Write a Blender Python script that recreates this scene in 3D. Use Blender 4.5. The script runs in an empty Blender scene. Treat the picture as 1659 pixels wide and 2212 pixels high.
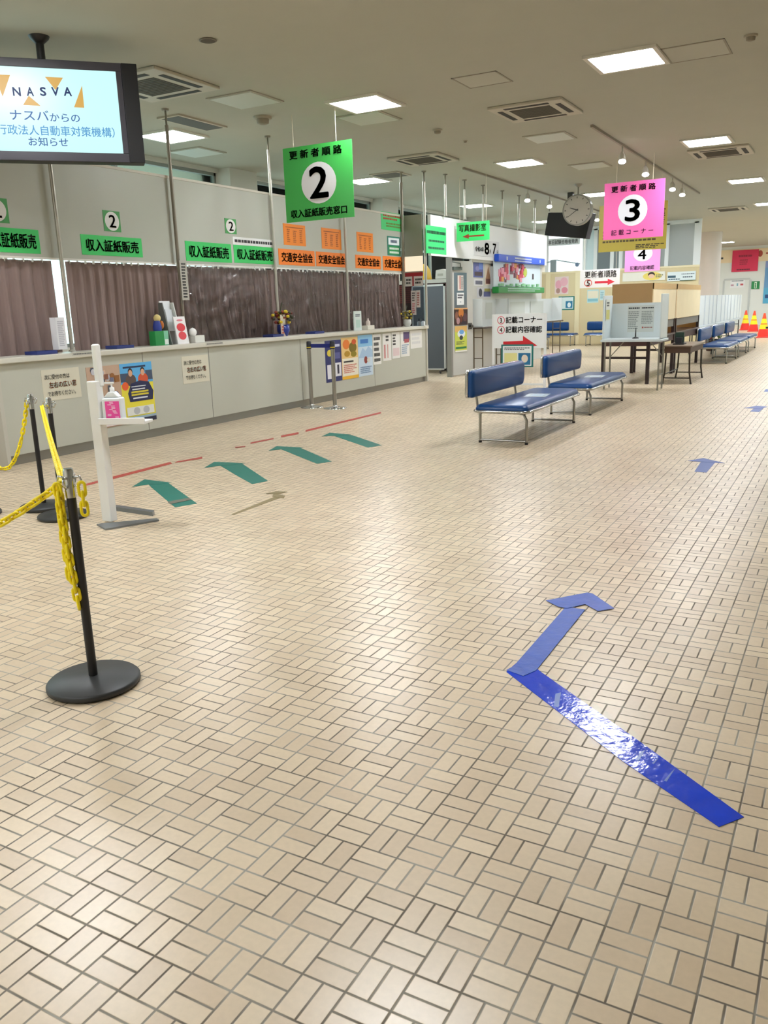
import bpy, math, random
from mathutils import Matrix, Vector
random.seed(7)
SC = bpy.context.scene
COL = SC.collection
PI = math.pi

# ------------------------------------------------------------ camera, world, exposure
CAM_Z = 1.4128
FPX = 1793.6
cx_ = Vector((0.8750, 0.4830, -0.0310)); cd_ = Vector((0.0890, -0.2240, -0.9710)); cf_ = Vector((-0.4750, 0.8470, -0.2390))
yaw, pitch, roll = map(math.radians, (-29.3188, 13.81696, 1.8253))
cf_ = Vector((math.sin(yaw)*math.cos(pitch), math.cos(yaw)*math.cos(pitch), -math.sin(pitch)))
r0 = Vector((math.cos(yaw), -math.sin(yaw), 0)); d0 = cf_.cross(r0)
cx_ = math.cos(roll)*r0 + math.sin(roll)*d0
cd_ = -math.sin(roll)*r0 + math.cos(roll)*d0
cam = bpy.data.cameras.new('camera'); co = bpy.data.objects.new('camera', cam); COL.objects.link(co)
co.matrix_world = Matrix(((cx_.x, -cd_.x, -cf_.x, 0), (cx_.y, -cd_.y, -cf_.y, 0), (cx_.z, -cd_.z, -cf_.z, CAM_Z), (0, 0, 0, 1)))
cam.sensor_fit = 'VERTICAL'; cam.sensor_height = 36; cam.lens = FPX/2212*36
cam.clip_start = 0.05; cam.clip_end = 200
SC.camera = co
SC.view_settings.view_transform = 'Standard'; SC.view_settings.look = 'None'
SC.view_settings.gamma = 1; SC.view_settings.use_curve_mapping = False
SC.view_settings.exposure = 0.18
SC.cycles.use_denoising = True
SC.cycles.max_bounces = 8; SC.cycles.diffuse_bounces = 5; SC.cycles.transparent_max_bounces = 12
SC.cycles.sample_clamp_indirect = 6
LAMP_E = 58.0
W = bpy.data.worlds.new('sky'); SC.world = W; W.use_nodes = True
W.node_tree.nodes['Background'].inputs[0].default_value = (0.80, 0.93, 1.0, 1)
W.node_tree.nodes['Background'].inputs[1].default_value = 2.2

# measured pixel -> point on a known plane of the room
def ray(x, y):
    a, b = (x-829.5)/FPX, (y-1106)/FPX
    return cx_*a + cd_*b + cf_
O = Vector((0, 0, CAM_Z))
def onz(x, y, z=0.0): d = ray(x, y); return O + d*((z-CAM_Z)/d.z)
def onx(x, y, X): d = ray(x, y); return O + d*(X/d.x)
def ony(x, y, Y): d = ray(x, y); return O + d*(Y/d.y)

# ------------------------------------------------------------ materials
def lin(h):
    h = h.lstrip('#'); o = []
    for i in (0, 2, 4):
        c = int(h[i:i+2], 16)/255
        o.append(c/12.92 if c <= 0.04045 else ((c+0.055)/1.055)**2.4)
    return (*o, 1)
_M = {}
def M(h, rough=0.5, metal=0.0, emit=0.0, noise=0.0, scale=20.0, spec=0.5, bump=0.0, alpha=1.0, coat=0.0):
    k = (h, rough, metal, emit, noise, scale, spec, bump, alpha, coat)
    if k in _M: return _M[k]
    m = bpy.data.materials.new('mat_'+h.lstrip('#')); m.use_nodes = True
    nt = m.node_tree; b = nt.nodes['Principled BSDF']
    b.inputs['Base Color'].default_value = lin(h); b.inputs['Roughness'].default_value = rough
    b.inputs['Metallic'].default_value = metal; b.inputs['Specular IOR Level'].default_value = spec
    b.inputs['Coat Weight'].default_value = coat
    if alpha < 1: b.inputs['Alpha'].default_value = alpha
    if emit:
        b.inputs['Base Color'].default_value = (0.01, 0.01, 0.01, 1)
        b.inputs['Emission Color'].default_value = lin(h); b.inputs['Emission Strength'].default_value = emit
    if noise or bump:
        tc = nt.nodes.new('ShaderNodeTexCoord'); nz = nt.nodes.new('ShaderNodeTexNoise')
        nz.inputs['Scale'].default_value = scale; nz.inputs['Detail'].default_value = 4
        nt.links.new(tc.outputs['Object'], nz.inputs['Vector'])
        if noise:
            hs = nt.nodes.new('ShaderNodeHueSaturation'); hs.inputs['Color'].default_value = lin(h)
            mr = nt.nodes.new('ShaderNodeMapRange'); mr.inputs['To Min'].default_value = 1-noise; mr.inputs['To Max'].default_value = 1+noise
            nt.links.new(nz.outputs['Fac'], mr.inputs['Value']); nt.links.new(mr.outputs['Result'], hs.inputs['Value'])
            nt.links.new(hs.outputs['Color'], b.inputs['Base Color'])
        if bump:
            bp = nt.nodes.new('ShaderNodeBump'); bp.inputs['Strength'].default_value = bump; bp.inputs['Distance'].default_value = 0.01
            nt.links.new(nz.outputs['Fac'], bp.inputs['Height']); nt.links.new(bp.outputs['Normal'], b.inputs['Normal'])
    _M[k] = m; return m

def tile_material():
    m = bpy.data.materials.new('basketweave_floor_tiles'); m.use_nodes = True
    nt = m.node_tree; N = nt.nodes; L = nt.links; b = N['Principled BSDF']
    def math_(op, a, c=None, **kw):
        n = N.new('ShaderNodeMath'); n.operation = op
        for i, v in enumerate((a, c)):
            if v is None: continue
            if isinstance(v, (int, float)): n.inputs[i].default_value = v
            else: L.new(v, n.inputs[i])
        return n.outputs[0]
    tc = N.new('ShaderNodeTexCoord'); sp = N.new('ShaderNodeSeparateXYZ'); L.new(tc.outputs['Object'], sp.inputs[0])
    gx = math_('ADD', math_('DIVIDE', sp.outputs[0], 0.11), 6.4714+400)
    gy = math_('ADD', math_('DIVIDE', sp.outputs[1], 0.11), -12.1756+400)
    fx, fy = math_('FLOOR', gx), math_('FLOOR', gy)
    u, v = math_('FRACT', gx), math_('FRACT', gy)
    odd = math_('MODULO', math_('ADD', fx, fy), 2.0)
    ev = math_('SUBTRACT', 1.0, odd)
    s = math_('ADD', math_('MULTIPLY', v, odd), math_('MULTIPLY', u, ev))
    din = math_('ABSOLUTE', math_('SUBTRACT', s, 0.5))
    dmin = math_('MINIMUM', math_('MINIMUM', u, math_('SUBTRACT', 1.0, u)), math_('MINIMUM', v, math_('SUBTRACT', 1.0, v)))
    d = math_('MINIMUM', din, dmin)
    mr = N.new('ShaderNodeMapRange'); mr.interpolation_type = 'SMOOTHSTEP'
    mr.inputs['From Min'].default_value = 0.012; mr.inputs['From Max'].default_value = 0.036
    L.new(d, mr.inputs['Value']); tile = mr.outputs['Result']
    half = math_('GREATER_THAN', s, 0.5)
    cb = N.new('ShaderNodeCombineXYZ'); L.new(fx, cb.inputs[0]); L.new(fy, cb.inputs[1]); L.new(half, cb.inputs[2])
    wn = N.new('ShaderNodeTexWhiteNoise'); L.new(cb.outputs[0], wn.inputs['Vector'])
    nz = N.new('ShaderNodeTexNoise'); nz.inputs['Scale'].default_value = 60; nz.inputs['Detail'].default_value = 5; L.new(tc.outputs['Object'], nz.inputs['Vector'])
    nb = N.new('ShaderNodeTexNoise'); nb.inputs['Scale'].default_value = 1.3; nb.inputs['Detail'].default_value = 6; L.new(tc.outputs['Object'], nb.inputs['Vector'])
    cr = N.new('ShaderNodeValToRGB'); cr.color_ramp.elements[0].color = lin('#cbb598'); cr.color_ramp.elements[1].color = lin('#dac6a9')
    L.new(wn.outputs['Value'], cr.inputs[0])
    hs = N.new('ShaderNodeHueSaturation'); L.new(cr.outputs[0], hs.inputs['Color'])
    val = math_('ADD', math_('MULTIPLY', nz.outputs['Fac'], 0.16), math_('MULTIPLY', nb.outputs['Fac'], 0.30))
    L.new(math_('ADD', val, 0.77), hs.inputs['Value'])
    cj = N.new('ShaderNodeValToRGB'); cj.color_ramp.elements[0].position = 0.38; cj.color_ramp.elements[1].position = 0.66
    cj.color_ramp.elements[0].color = lin('#655a4c'); cj.color_ramp.elements[1].color = lin('#a09b90')
    nj = N.new('ShaderNodeTexNoise'); nj.inputs['Scale'].default_value = 5; L.new(tc.outputs['Object'], nj.inputs['Vector']); L.new(nj.outputs['Fac'], cj.inputs[0])
    mx = N.new('ShaderNodeMix'); mx.data_type = 'RGBA'; L.new(tile, mx.inputs['Factor']); L.new(cj.outputs[0], mx.inputs['A']); L.new(hs.outputs[0], mx.inputs['B'])
    L.new(mx.outputs['Result'], b.inputs['Base Color'])
    rr = math_('SUBTRACT', 0.74, math_('MULTIPLY', tile, 0.46)); L.new(math_('ADD', rr, math_('MULTIPLY', nb.outputs['Fac'], 0.06)), b.inputs['Roughness'])
    bp = N.new('ShaderNodeBump'); bp.inputs['Strength'].default_value = 0.35; bp.inputs['Distance'].default_value = 0.004
    L.new(math_('ADD', tile, math_('MULTIPLY', nz.outputs['Fac'], 0.10)), bp.inputs['Height']); L.new(bp.outputs['Normal'], b.inputs['Normal'])
    b.inputs['Specular IOR Level'].default_value = 0.75
    return m

def film_material(name, tint, fac, rough, bump):
    m = bpy.data.materials.new(name); m.use_nodes = True; nt = m.node_tree; nt.nodes.clear()
    o = nt.nodes.new('ShaderNodeOutputMaterial'); t = nt.nodes.new('ShaderNodeBsdfTransparent'); t.inputs[0].default_value = tint
    g = nt.nodes.new('ShaderNodeBsdfGlossy'); g.inputs['Roughness'].default_value = rough
    mx = nt.nodes.new('ShaderNodeMixShader'); fr = nt.nodes.new('ShaderNodeFresnel'); fr.inputs['IOR'].default_value = fac
    nt.links.new(fr.outputs[0], mx.inputs[0]); nt.links.new(t.outputs[0], mx.inputs[1]); nt.links.new(g.outputs[0], mx.inputs[2]); nt.links.new(mx.outputs[0], o.inputs[0])
    if bump:
        tc = nt.nodes.new('ShaderNodeTexCoord'); mp = nt.nodes.new('ShaderNodeMapping'); mp.inputs['Scale'].default_value = (6, 6, 3.5)
        nz = nt.nodes.new('ShaderNodeTexNoise'); nz.inputs['Scale'].default_value = 1.5; nz.inputs['Detail'].default_value = 3
        bp = nt.nodes.new('ShaderNodeBump'); bp.inputs['Strength'].default_value = bump; bp.inputs['Distance'].default_value = 0.08
        nt.links.new(tc.outputs['Object'], mp.inputs[0]); nt.links.new(mp.outputs[0], nz.inputs[0]); nt.links.new(nz.outputs['Fac'], bp.inputs['Height'])
        nt.links.new(bp.outputs[0], g.inputs['Normal']); nt.links.new(bp.outputs[0], fr.inputs['Normal'])
    return m

CHROME = M('#c9cacb', 0.16, 1.0)
STEEL = M('#a8a7a2', 0.30, 1.0)
BLACKM = M('#1b1a1d', 0.42)
BASEBLK = M('#2c2d2e', 0.45)
WHITE = M('#eeeeec', 0.45)
PALE = M('#c9c4b6', 0.5)
INK = '#161616'

# ------------------------------------------------------------ mesh helpers
class MB:
    def __init__(s): s.v = []; s.f = []; s.m = []; s.sm = []
    def add(s, vs, fs, mi=0, smooth=False):
        o = len(s.v); s.v += [tuple(p) for p in vs]
        for f in fs: s.f.append([i+o for i in f]); s.m.append(mi); s.sm.append(smooth)
        return s
    def box(s, x0, x1, y0, y1, z0, z1, mi=0):
        vs = [(x, y, z) for x in (x0, x1) for y in (y0, y1) for z in (z0, z1)]
        return s.add(vs, [(0, 1, 3, 2), (4, 6, 7, 5), (0, 4, 5, 1), (2, 3, 7, 6), (0, 2, 6, 4), (1, 5, 7, 3)], mi)
    def tube(s, pts, r, n=8, closed=False, mi=0, caps=True):
        pts = [Vector(p) for p in pts]; k = len(pts); rs = r if isinstance(r, (list, tuple)) else [r]*k
        rings = []; up = None
        for i, p in enumerate(pts):
            a = pts[(i-1) % k] if (closed or i) else p; c = pts[(i+1) % k] if (closed or i < k-1) else p
            t = (c-a).normalized()
            if up is None: up = Vector((0, 0, 1)) if abs(t.z) < 0.9 else Vector((1, 0, 0))
            up = (up - t*up.dot(t))
            if up.length < 1e-6: up = t.orthogonal()
            up.normalize(); w = t.cross(up)
            rings.append([p + (up*math.cos(2*PI*j/n) + w*math.sin(2*PI*j/n))*rs[i] for j in range(n)])
        vs = [q for g in rings for q in g]; fs = []
        for i in range(k if closed else k-1):
            a, c = i*n, ((i+1) % k)*n
            for j in range(n): fs.append((a+j, a+(j+1) % n, c+(j+1) % n, c+j))
        s.add(vs, fs, mi, True)
        if not closed and caps:
            s.add(rings[0], [tuple(range(n))[::-1]], mi); s.add(rings[-1], [tuple(range(n))], mi)
        return s
    def lathe(s, prof, n=32, mi=0, c=(0, 0, 0)):
        vs = []; fs = []
        for r, z in prof:
            for j in range(n): vs.append((c[0]+r*math.cos(2*PI*j/n), c[1]+r*math.sin(2*PI*j/n), c[2]+z))
        for i in range(len(prof)-1):
            for j in range(n): fs.append((i*n+j, i*n+(j+1) % n, (i+1)*n+(j+1) % n, (i+1)*n+j))
        s.add(vs, fs, mi, True)
        if prof[0][0] > 1e-5: s.add(vs[:n], [tuple(range(n))[::-1]], mi)
        if prof[-1][0] > 1e-5: s.add(vs[-n:], [tuple(range(n))], mi)
        return s
    def prism_z(s, pts, z0, z1, mi=0):
        n = len(pts); vs = [(x, y, z0) for x, y in pts]+[(x, y, z1) for x, y in pts]
        return s.add(vs, [tuple(range(n))[::-1], tuple(range(n, 2*n))]+[(i, (i+1) % n, n+(i+1) % n, n+i) for i in range(n)], mi)
    def prism_y(s, pts, y0, y1, mi=0):       # outline in x,z
        n = len(pts); vs = [(x, y0, z) for x, z in pts]+[(x, y1, z) for x, z in pts]
        return s.add(vs, [tuple(range(n)), tuple(range(n, 2*n))[::-1]]+[(i, n+i, n+(i+1) % n, (i+1) % n) for i in range(n)], mi)
    def prism_x(s, pts, x0, x1, mi=0):       # outline in y,z
        n = len(pts); vs = [(x0, y, z) for y, z in pts]+[(x1, y, z) for y, z in pts]
        return s.add(vs, [tuple(range(n))[::-1], tuple(range(n, 2*n))]+[(i, (i+1) % n, n+(i+1) % n, n+i) for i in range(n)], mi)
    def ball(s, c, rx, ry, rz, mi=0, n=12, k=8):
        vs = []; fs = []
        for i in range(k+1):
            a = PI*i/k
            for j in range(n): vs.append((c[0]+rx*math.sin(a)*math.cos(2*PI*j/n), c[1]+ry*math.sin(a)*math.sin(2*PI*j/n), c[2]+rz*math.cos(a)))
        for i in range(k):
            for j in range(n): fs.append((i*n+j, (i+1)*n+j, (i+1)*n+(j+1) % n, i*n+(j+1) % n))
        return s.add(vs, fs, mi, True)
    def build(s, name, mats, parent=None, bevel=0.0, segs=2):
        me = bpy.data.meshes.new(name); me.from_pydata(s.v, [], s.f)
        for m in (mats if isinstance(mats, (list, tuple)) else [mats]): me.materials.append(m)
        for i, p in enumerate(me.polygons): p.material_index = s.m[i]; p.use_smooth = s.sm[i]
        me.update()
        o = bpy.data.objects.new(name, me); COL.objects.link(o)
        if parent: o.parent = parent
        if bevel:
            b = o.modifiers.new('bevel', 'BEVEL'); b.width = bevel; b.segments = segs; b.limit_method = 'ANGLE'; b.angle_limit = 0.6
            for p in me.polygons: p.use_smooth = True
            w = o.modifiers.new('wn', 'WEIGHTED_NORMAL'); w.keep_sharp = False
        return o

def tag(o, label=None, cat=None, group=None, kind=None):
    if label: o['label'] = label
    if cat: o['category'] = cat
    if group: o['group'] = group
    if kind: o['kind'] = kind
    return o
def thing(name, label, cat, loc=(0, 0, 0), rz=0.0, group=None, rx=0.0):
    o = bpy.data.objects.new(name, None); COL.objects.link(o); o.empty_display_size = 0.05
    o.location = loc; o.rotation_euler = (rx, 0, rz); return tag(o, label, cat, group)
def struct(name, mb, mats, bevel=0):
    return tag(mb.build(name, mats, None, bevel), kind='structure')
def dup(o, loc=None, rz=None, label=None, parent=None):
    c = o.copy(); COL.objects.link(c)
    if parent: c.parent = parent
    if loc is not None: c.location = loc
    if rz is not None: c.rotation_euler = (0, 0, rz)
    if label: c['label'] = label
    for ch in list(o.children): dup(ch, parent=c)
    return c

def text_mesh(s, w, h, bold=0.0):
    """vertices/faces of a line of text fitted to a w x h box centred at 0, in the x,z plane facing -y"""
    cu = bpy.data.curves.new('t', 'FONT'); cu.body = s; cu.size = 1.0; cu.resolution_u = 3; cu.fill_mode = 'BOTH'
    ob = bpy.data.objects.new('t', cu); COL.objects.link(ob)
    dg = bpy.context.evaluated_depsgraph_get(); dg.update()
    me = bpy.data.meshes.new_from_object(ob.evaluated_get(dg))
    vs = [v.co.copy() for v in me.vertices]; fs = [tuple(p.vertices) for p in me.polygons]
    bpy.data.objects.remove(ob); bpy.data.curves.remove(cu); bpy.data.meshes.remove(me)
    if not vs: return [], []
    xs = [v.x for v in vs]; ys = [v.y for v in vs]
    sx = w/max(1e-6, max(xs)-min(xs)); sz = h/max(1e-6, max(ys)-min(ys)); mx = (max(xs)+min(xs))/2; my = (max(ys)+min(ys))/2
    base = [((v.x-mx)*sx, 0, (v.y-my)*sz) for v in vs]
    if not bold: return base, fs
    bx, bz_ = bold*sx*0.9, bold*sz*0.9; V = []; F = []       # heavier strokes: shifted copies
    for ax, az in ((0, 0), (bx, 0), (-bx, 0), (0, bz_), (0, -bz_), (bx*.7, bz_*.7), (-bx*.7, bz_*.7), (bx*.7, -bz_*.7), (-bx*.7, -bz_*.7)):
        o = len(V); V += [(p[0]+ax, 0, p[2]+az) for p in base]; F += [tuple(i+o for i in f_) for f_ in fs]
    return V, F

ROT = {'x': PI/2, 'y': 0.0}
def fill(root, w, h, t, hexc, texts=(), prints=(), rough=0.55, panel='panel', emit=0.0, mat=None):
    """panel w x h standing on the root's origin, front at y = -t, facing local -y, with its printing"""
    m = MB().box(-w/2, w/2, -t, 0, 0, h)
    p = m.build(panel, mat or M(hexc, rough, emit=emit), root)
    if prints:
        g = MB(); mats = []; 
        for k, pr in enumerate(prints):
            kind, x0, z0, x1, z1, hc = pr[:6]; y = -t-0.0012-0.0002*k; mm = M(hc, rough, emit=emit)
            if mm not in mats: mats.append(mm)
            mi = mats.index(mm)
            X0, X1, Z0, Z1 = -w/2+x0*w, -w/2+x1*w, z0*h, z1*h
            if kind == 'r': g.add([(X0, y, Z0), (X1, y, Z0), (X1, y, Z1), (X0, y, Z1)], [(0, 1, 2, 3)], mi)
            elif kind == 'o':
                n = 28; g.add([((X0+X1)/2+(X1-X0)/2*math.cos(2*PI*j/n), y, (Z0+Z1)/2+(Z1-Z0)/2*math.sin(2*PI*j/n)) for j in range(n)], [tuple(range(n))], mi)
            elif kind == 'ring':
                n = 32; r = 0.80; vs = []
                for q in (1, r): vs += [((X0+X1)/2+q*(X1-X0)/2*math.cos(2*PI*j/n), y, (Z0+Z1)/2+q*(Z1-Z0)/2*math.sin(2*PI*j/n)) for j in range(n)]
                g.add(vs, [(j, (j+1) % n, n+(j+1) % n, n+j) for j in range(n)], mi)
            elif kind == 'p':                       # polygon: pr[6] = points in 0..1 of the box
                g.add([(X0+a*(X1-X0), y, Z0+b*(Z1-Z0)) for a, b in pr[6]], [tuple(range(len(pr[6])))], mi)
            elif kind == 'l':                       # lines of small print: broken dashes
                rows = pr[6]; rr = random.Random(int(1000*(x0+z0))+rows)
                for i in range(rows):
                    zc = Z1-(i+0.5)*(Z1-Z0)/rows; hh = (Z1-Z0)/rows*0.30; x = X0; end = X1-(0.3*rr.random()*(X1-X0) if i else 0)
                    while x < end-0.01*w:
                        x2 = min(end, x+w*(0.03+0.05*rr.random()))
                        g.add([(x, y, zc-hh), (x2, y, zc-hh), (x2, y, zc+hh), (x, y, zc+hh)], [(0, 1, 2, 3)], mi)
                        x = x2+w*0.012
        g.build('print', mats, root)
    for k, (s, x0, z0, x1, z1, hc, bold) in enumerate(texts):
        vs, fs = text_mesh(s, (x1-x0)*w, (z1-z0)*h, bold)
        ox, oz = -w/2+(x0+x1)/2*w, (z0+z1)/2*h
        MB().add([(a+ox, -t-0.0060, c+oz) for a, b, c in vs], fs).build('lettering', M(hc, rough, emit=emit), root)
    return p
def quadrect(plane, quad):
    ax, val = plane
    P = [(onx if ax == 'x' else ony)(x, y, val) for x, y in quad]
    a = [p.y if ax == 'x' else p.x for p in P]; z = [p.z for p in P]
    a0 = (a[0]+a[3])/2; a1 = (a[1]+a[2])/2; z1 = (z[0]+z[1])/2; z0 = (z[2]+z[3])/2
    return a0, a1, z0, z1
def board(name, label, cat, plane, quad, hexc, texts=(), prints=(), t=0.004, group=None, rough=0.55, off=0.0, panel='panel'):
    """a flat sign whose four corners (tl, tr, br, bl) were measured on a wall plane"""
    a0, a1, z0, z1 = quadrect(plane, quad); ax, val = plane
    loc = (val+off, (a0+a1)/2, z0) if ax == 'x' else ((a0+a1)/2, val-off, z0)
    r = thing(name, label, cat, loc, ROT[ax], group)
    fill(r, a1-a0, z1-z0, t, hexc, texts, prints, rough, panel)
    return r
def rect(x0, y0, x1, y1): return [(x0, y0), (x1, y0), (x1, y1), (x0, y1)]

# ------------------------------------------------------------ the setting
CEIL = 3.8
XW = -9.75      # outer left wall
f = MB().box(-13, 6, -4, 50, -0.1, 0); struct('floor', f, tile_material())
c = MB().box(-13, 6, -4, 50, CEIL, CEIL+0.1); struct('ceiling', c, M('#b1b0a3', 0.9, noise=0.03, scale=3))
w = MB()
w.box(6, 6.1, -4, 17, 0, CEIL); w.box(6, 6.1, 17, 50, 0, .9); w.box(6, 6.1, 17, 50, 3.3, CEIL)
for y in (17, 22.2, 27.4, 32.6, 37.8, 43): w.box(6, 6.1, y, y+.6, .9, 3.3)
struct('wall_right', w, M('#d9d4c6', 0.8))
ADDED_RW = [(y+.6, y+5.2) for y in (17, 22.2, 27.4, 32.6, 37.8)]  # unseen right-hand windows, added so daylight brightens the far hall
w = MB().box(-13, 6, -4.1, -4, 0, CEIL); struct('wall_back', w, M('#d9d4c6', 0.8))
w = MB()
w.box(XW-0.2, XW, -4, 50, 0, 1.0)
w.box(XW-0.2, XW, -4, 50, 3.74, CEIL)
for y in (-4, 1.2, 6.6, 11.95, 17.3, 22.7):
    w.box(XW-0.25, XW+0.25, y, y+0.75, 0, CEIL)
w.box(XW-0.2, XW, 28, 58, 1.0, 3.74)
struct('wall_left', w, M('#cfccc2', 0.8))
ys = [(-3.25, 1.2), (1.95, 6.6), (7.35, 11.95), (12.7, 17.3), (18.05, 22.7), (23.45, 28)]
GLASS = film_material('window_glass', (0.86, 0.97, 0.92, 1), 1.3, 0.02, 0)
for i, (a, b) in enumerate(ys):
    n = i+1
    fr = MB()
    for y in (a, (a+b)/2, b-0.05): fr.box(XW-0.14, XW-0.06, y, y+0.05, 1.0, 3.74)
    for z in (1.0, 2.75, 3.69): fr.box(XW-0.14, XW-0.06, a, b, z, z+0.05)
    wf = struct('window_%d' % n, fr, M('#8b9089', 0.5, 0.3))
    MB().box(XW-0.105, XW-0.095, a, b, 1.0, 3.74).build('pane', GLASS, wf)
for i, (a, b) in enumerate(ADDED_RW):
    fr = MB()
    for y in (a, (a+b)/2, b-.05): fr.box(6.02, 6.08, y, y+.05, .9, 3.3)
    for z in (.9, 3.25): fr.box(6.02, 6.08, a, b, z, z+.05)
    wf = struct('window_%d' % (i+8), fr, M('#8b9089', 0.5, 0.3)); MB().box(6.045, 6.055, a, b, .9, 3.3).build('pane', GLASS, wf)
# the far end wall and its cream header
FY = 46.0
w = MB().box(-13, 6, FY, FY+0.2, 0, CEIL); struct('wall_far', w, M('#e6ecea', 0.6))

# ------------------------------------------------------------ ceiling lamps
LAMPX = [(-8.43, 'over the office behind the counter'), (-5.35, 'down the middle of the hall'), (-2.27, 'above the blue floor arrows'), (0.81, 'added out of view at right')]  # last row is unseen, added to brighten the far right
ORD = ['first', 'second', 'third', 'fourth', 'fifth', 'sixth', 'seventh', 'eighth', 'ninth', 'tenth']
lamp0 = thing('ceiling_lamp', 'x', 'lamp', (0, 0, CEIL), 0, 'square ceiling lamps in rows')
m = MB(); a, b = 0.36, 0.315
for x0, x1, y0, y1 in ((-a, a, -a, -b), (-a, a, b, a), (-a, -b, -b, b), (b, a, -b, b)): m.box(x0, x1, y0, y1, -0.025, 0)
m.build('frame', M('#d8d4c8', 0.5), lamp0)
LAMPM = M('#f7fbff', 0.5, emit=LAMP_E)
MB().box(-b, b, -b, b, -0.016, -0.004).build('diffuser', LAMPM, lamp0)
first = True
for X, nm in LAMPX:
    for k in range(10):
        Y = 4.05+5.35*(k-1) if k < 2 else 9.4+5.37*(k-2)
        if X > 0 and k < 3: continue                 # near lamps of the added row left out to keep that floor darker
        lb = '%s lit ceiling lamp from the camera in the row %s' % (ORD[k], nm)
        if first: lamp0.location = (X, Y, CEIL); lamp0['label'] = lb; first = False
        else: dup(lamp0, (X, Y, CEIL), None, lb)

# unlit pale fixtures in the ceiling
u0 = thing('unlit_lamp', 'x', 'lamp', (0, 0, CEIL), 0, 'unlit pale square ceiling fixtures')
MB().box(-0.32, 0.32, -0.32, 0.32, -0.012, 0).build('frame', M('#aaa494', 0.6), u0)
MB().box(-0.29, 0.29, -0.29, 0.29, -0.018, -0.006).build('diffuser', M('#c9cdc4', 0.4), u0)
for i, (x, y, lb) in enumerate([(530, 215, 'unlit pale square ceiling fixture left of the green hanging sign'), (797, 254, 'unlit pale square ceiling fixture just behind the lit lamp over the green sign'),
        (1188, 296, 'unlit pale ceiling fixture just behind the near air conditioner'), (1275, 357, 'unlit pale ceiling fixture left of the spotlight track end'), (425, 328, 'unlit pale ceiling fixture behind the grey partition poles')]):
    p = onz(x, y, CEIL)
    if i == 0: u0.location = p; u0['label'] = lb
    else: dup(u0, p, None, lb)

def cassette(label, x, y, s=0.95):
    t = thing('air_conditioner', label, 'air conditioner', (x, y, CEIL), 0, 'ceiling cassette air conditioners')
    h = s/2
    MB().box(-h, h, -h, h, -0.035, 0).build('panel', M('#bdb6a6', 0.5), t, 0.01)
    g = MB().box(-h*.55, h*.55, -h*.55, h*.55, -0.038, -0.03, 0)
    for i in range(12):
        yy = -h*.52+i*h*1.04/11; g.box(-h*.53, h*.53, yy-0.004, yy+0.004, -0.042, -0.036, 1)
    g.build('grille', [M('#4a463e', 0.7), M('#6d675b', 0.6)], t)
    for (a0, a1, b0, b1) in ((-h*.6, h*.6, -h*.86, -h*.72), (-h*.6, h*.6, h*.72, h*.86), (-h*.86, -h*.72, -h*.6, h*.6), (h*.72, h*.86, -h*.6, h*.6)):
        MB().box(a0, a1, b0, b1, -0.038, -0.03).build('vent_slot', M('#2f2b26', 0.7), t)
    return t
cassette('white ceiling air conditioner nearest the camera, above the middle of the hall', -3.78, 11.0)
cassette('white ceiling air conditioner right behind the lit lamp at upper right', -2.22, 15.95)
cassette('ceiling air conditioner with slots beside the hanging television', -6.75, 7.3, 1.0)
cassette('ceiling air conditioner above the photo room sign and the end of the counter', -6.5, 13.3, 0.9)
cassette('small ceiling air conditioner far down the hall beside the fourth lit lamp', -3.35, 26.1, 0.95)
for nm, lb, (x, y), sx, sy, hc in (('ceiling_vent', 'dark slotted ceiling vent behind the pole left of the green sign', (-7.65, 8.95), 0.28, 0.85, '#4b473f'),
                                   ('ceiling_vent', 'dark square ceiling vent above the end of the counter', (-7.75, 14.45), 0.5, 0.5, '#57544a')):
    t = thing(nm, lb, 'vent', (x, y, CEIL))
    MB().box(-sx/2-.04, sx/2+.04, -sy/2-.04, sy/2+.04, -0.02, 0).build('frame', M('#b8b1a0', 0.6), t)
    g = MB().box(-sx/2, sx/2, -sy/2, sy/2, -0.022, -0.015)
    g.build('grille', M(hc, 0.6), t)
p = onz(449, 86, CEIL); t = thing('speaker_grille', 'small round dark speaker grille in the ceiling right of the television', 'speaker', p)
MB().lathe([(0.075, 0), (0.08, -0.008), (0.07, -0.012)], 24).build('rim', M('#7d7668', 0.6), t); MB().lathe([(0.066, -0.0125), (0.001, -0.016)], 24).build('mesh_cover', M('#575147', 0.8), t)
for lb, (x, y), s in (('small round smoke detector on the ceiling right of the green hanging sign', (945, 280), 0.06), ('tiny sprinkler head on the ceiling left of the lit middle lamp', (1005, 304), 0.03),
                      ('shallow beige smoke detector on the ceiling near the top right corner', (1622, 76), 0.055), ('flat beige ceiling detector behind the pale fixture by the green sign', (567, 252), 0.1)):
    p = onz(x, y, CEIL); t = thing('smoke_detector', lb, 'detector', p)
    MB().lathe([(s*1.15, 0), (s*1.15, -s*.25), (s*1.0, -s*.3)], 20).build('base', M('#a89f8c', 0.6), t)
    MB().lathe([(s*.8, -s*.3), (s*.75, -s*.8), (s*.3, -s*.95), (0.001, -s*.95)], 20).build('sensor', M('#8f8674', 0.6), t)
t = thing('ceiling_hatch', 'square access hatch outline in the ceiling above the pink number three sign', 'hatch', (-3.8, 9.27, CEIL))
m = MB(); a = .26
for x0, x1, y0, y1 in ((-a, a, -a, -a+.02), (-a, a, a-.02, a), (-a, -a+.02, -a, a), (a-.02, a, -a, a)): m.box(x0, x1, y0, y1, -0.006, 0)
m.build('frame', M('#989182', 0.7), t); MB().box(-a+.02, a-.02, -a+.02, a-.02, -0.003, 0).build('cover', M('#b7b6aa', 0.9), t)
t = thing('ceiling_hatch', 'ceiling access hatch outline beside the brightest lamp at upper right', 'hatch', (-1.62, 9.55, CEIL))
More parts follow.
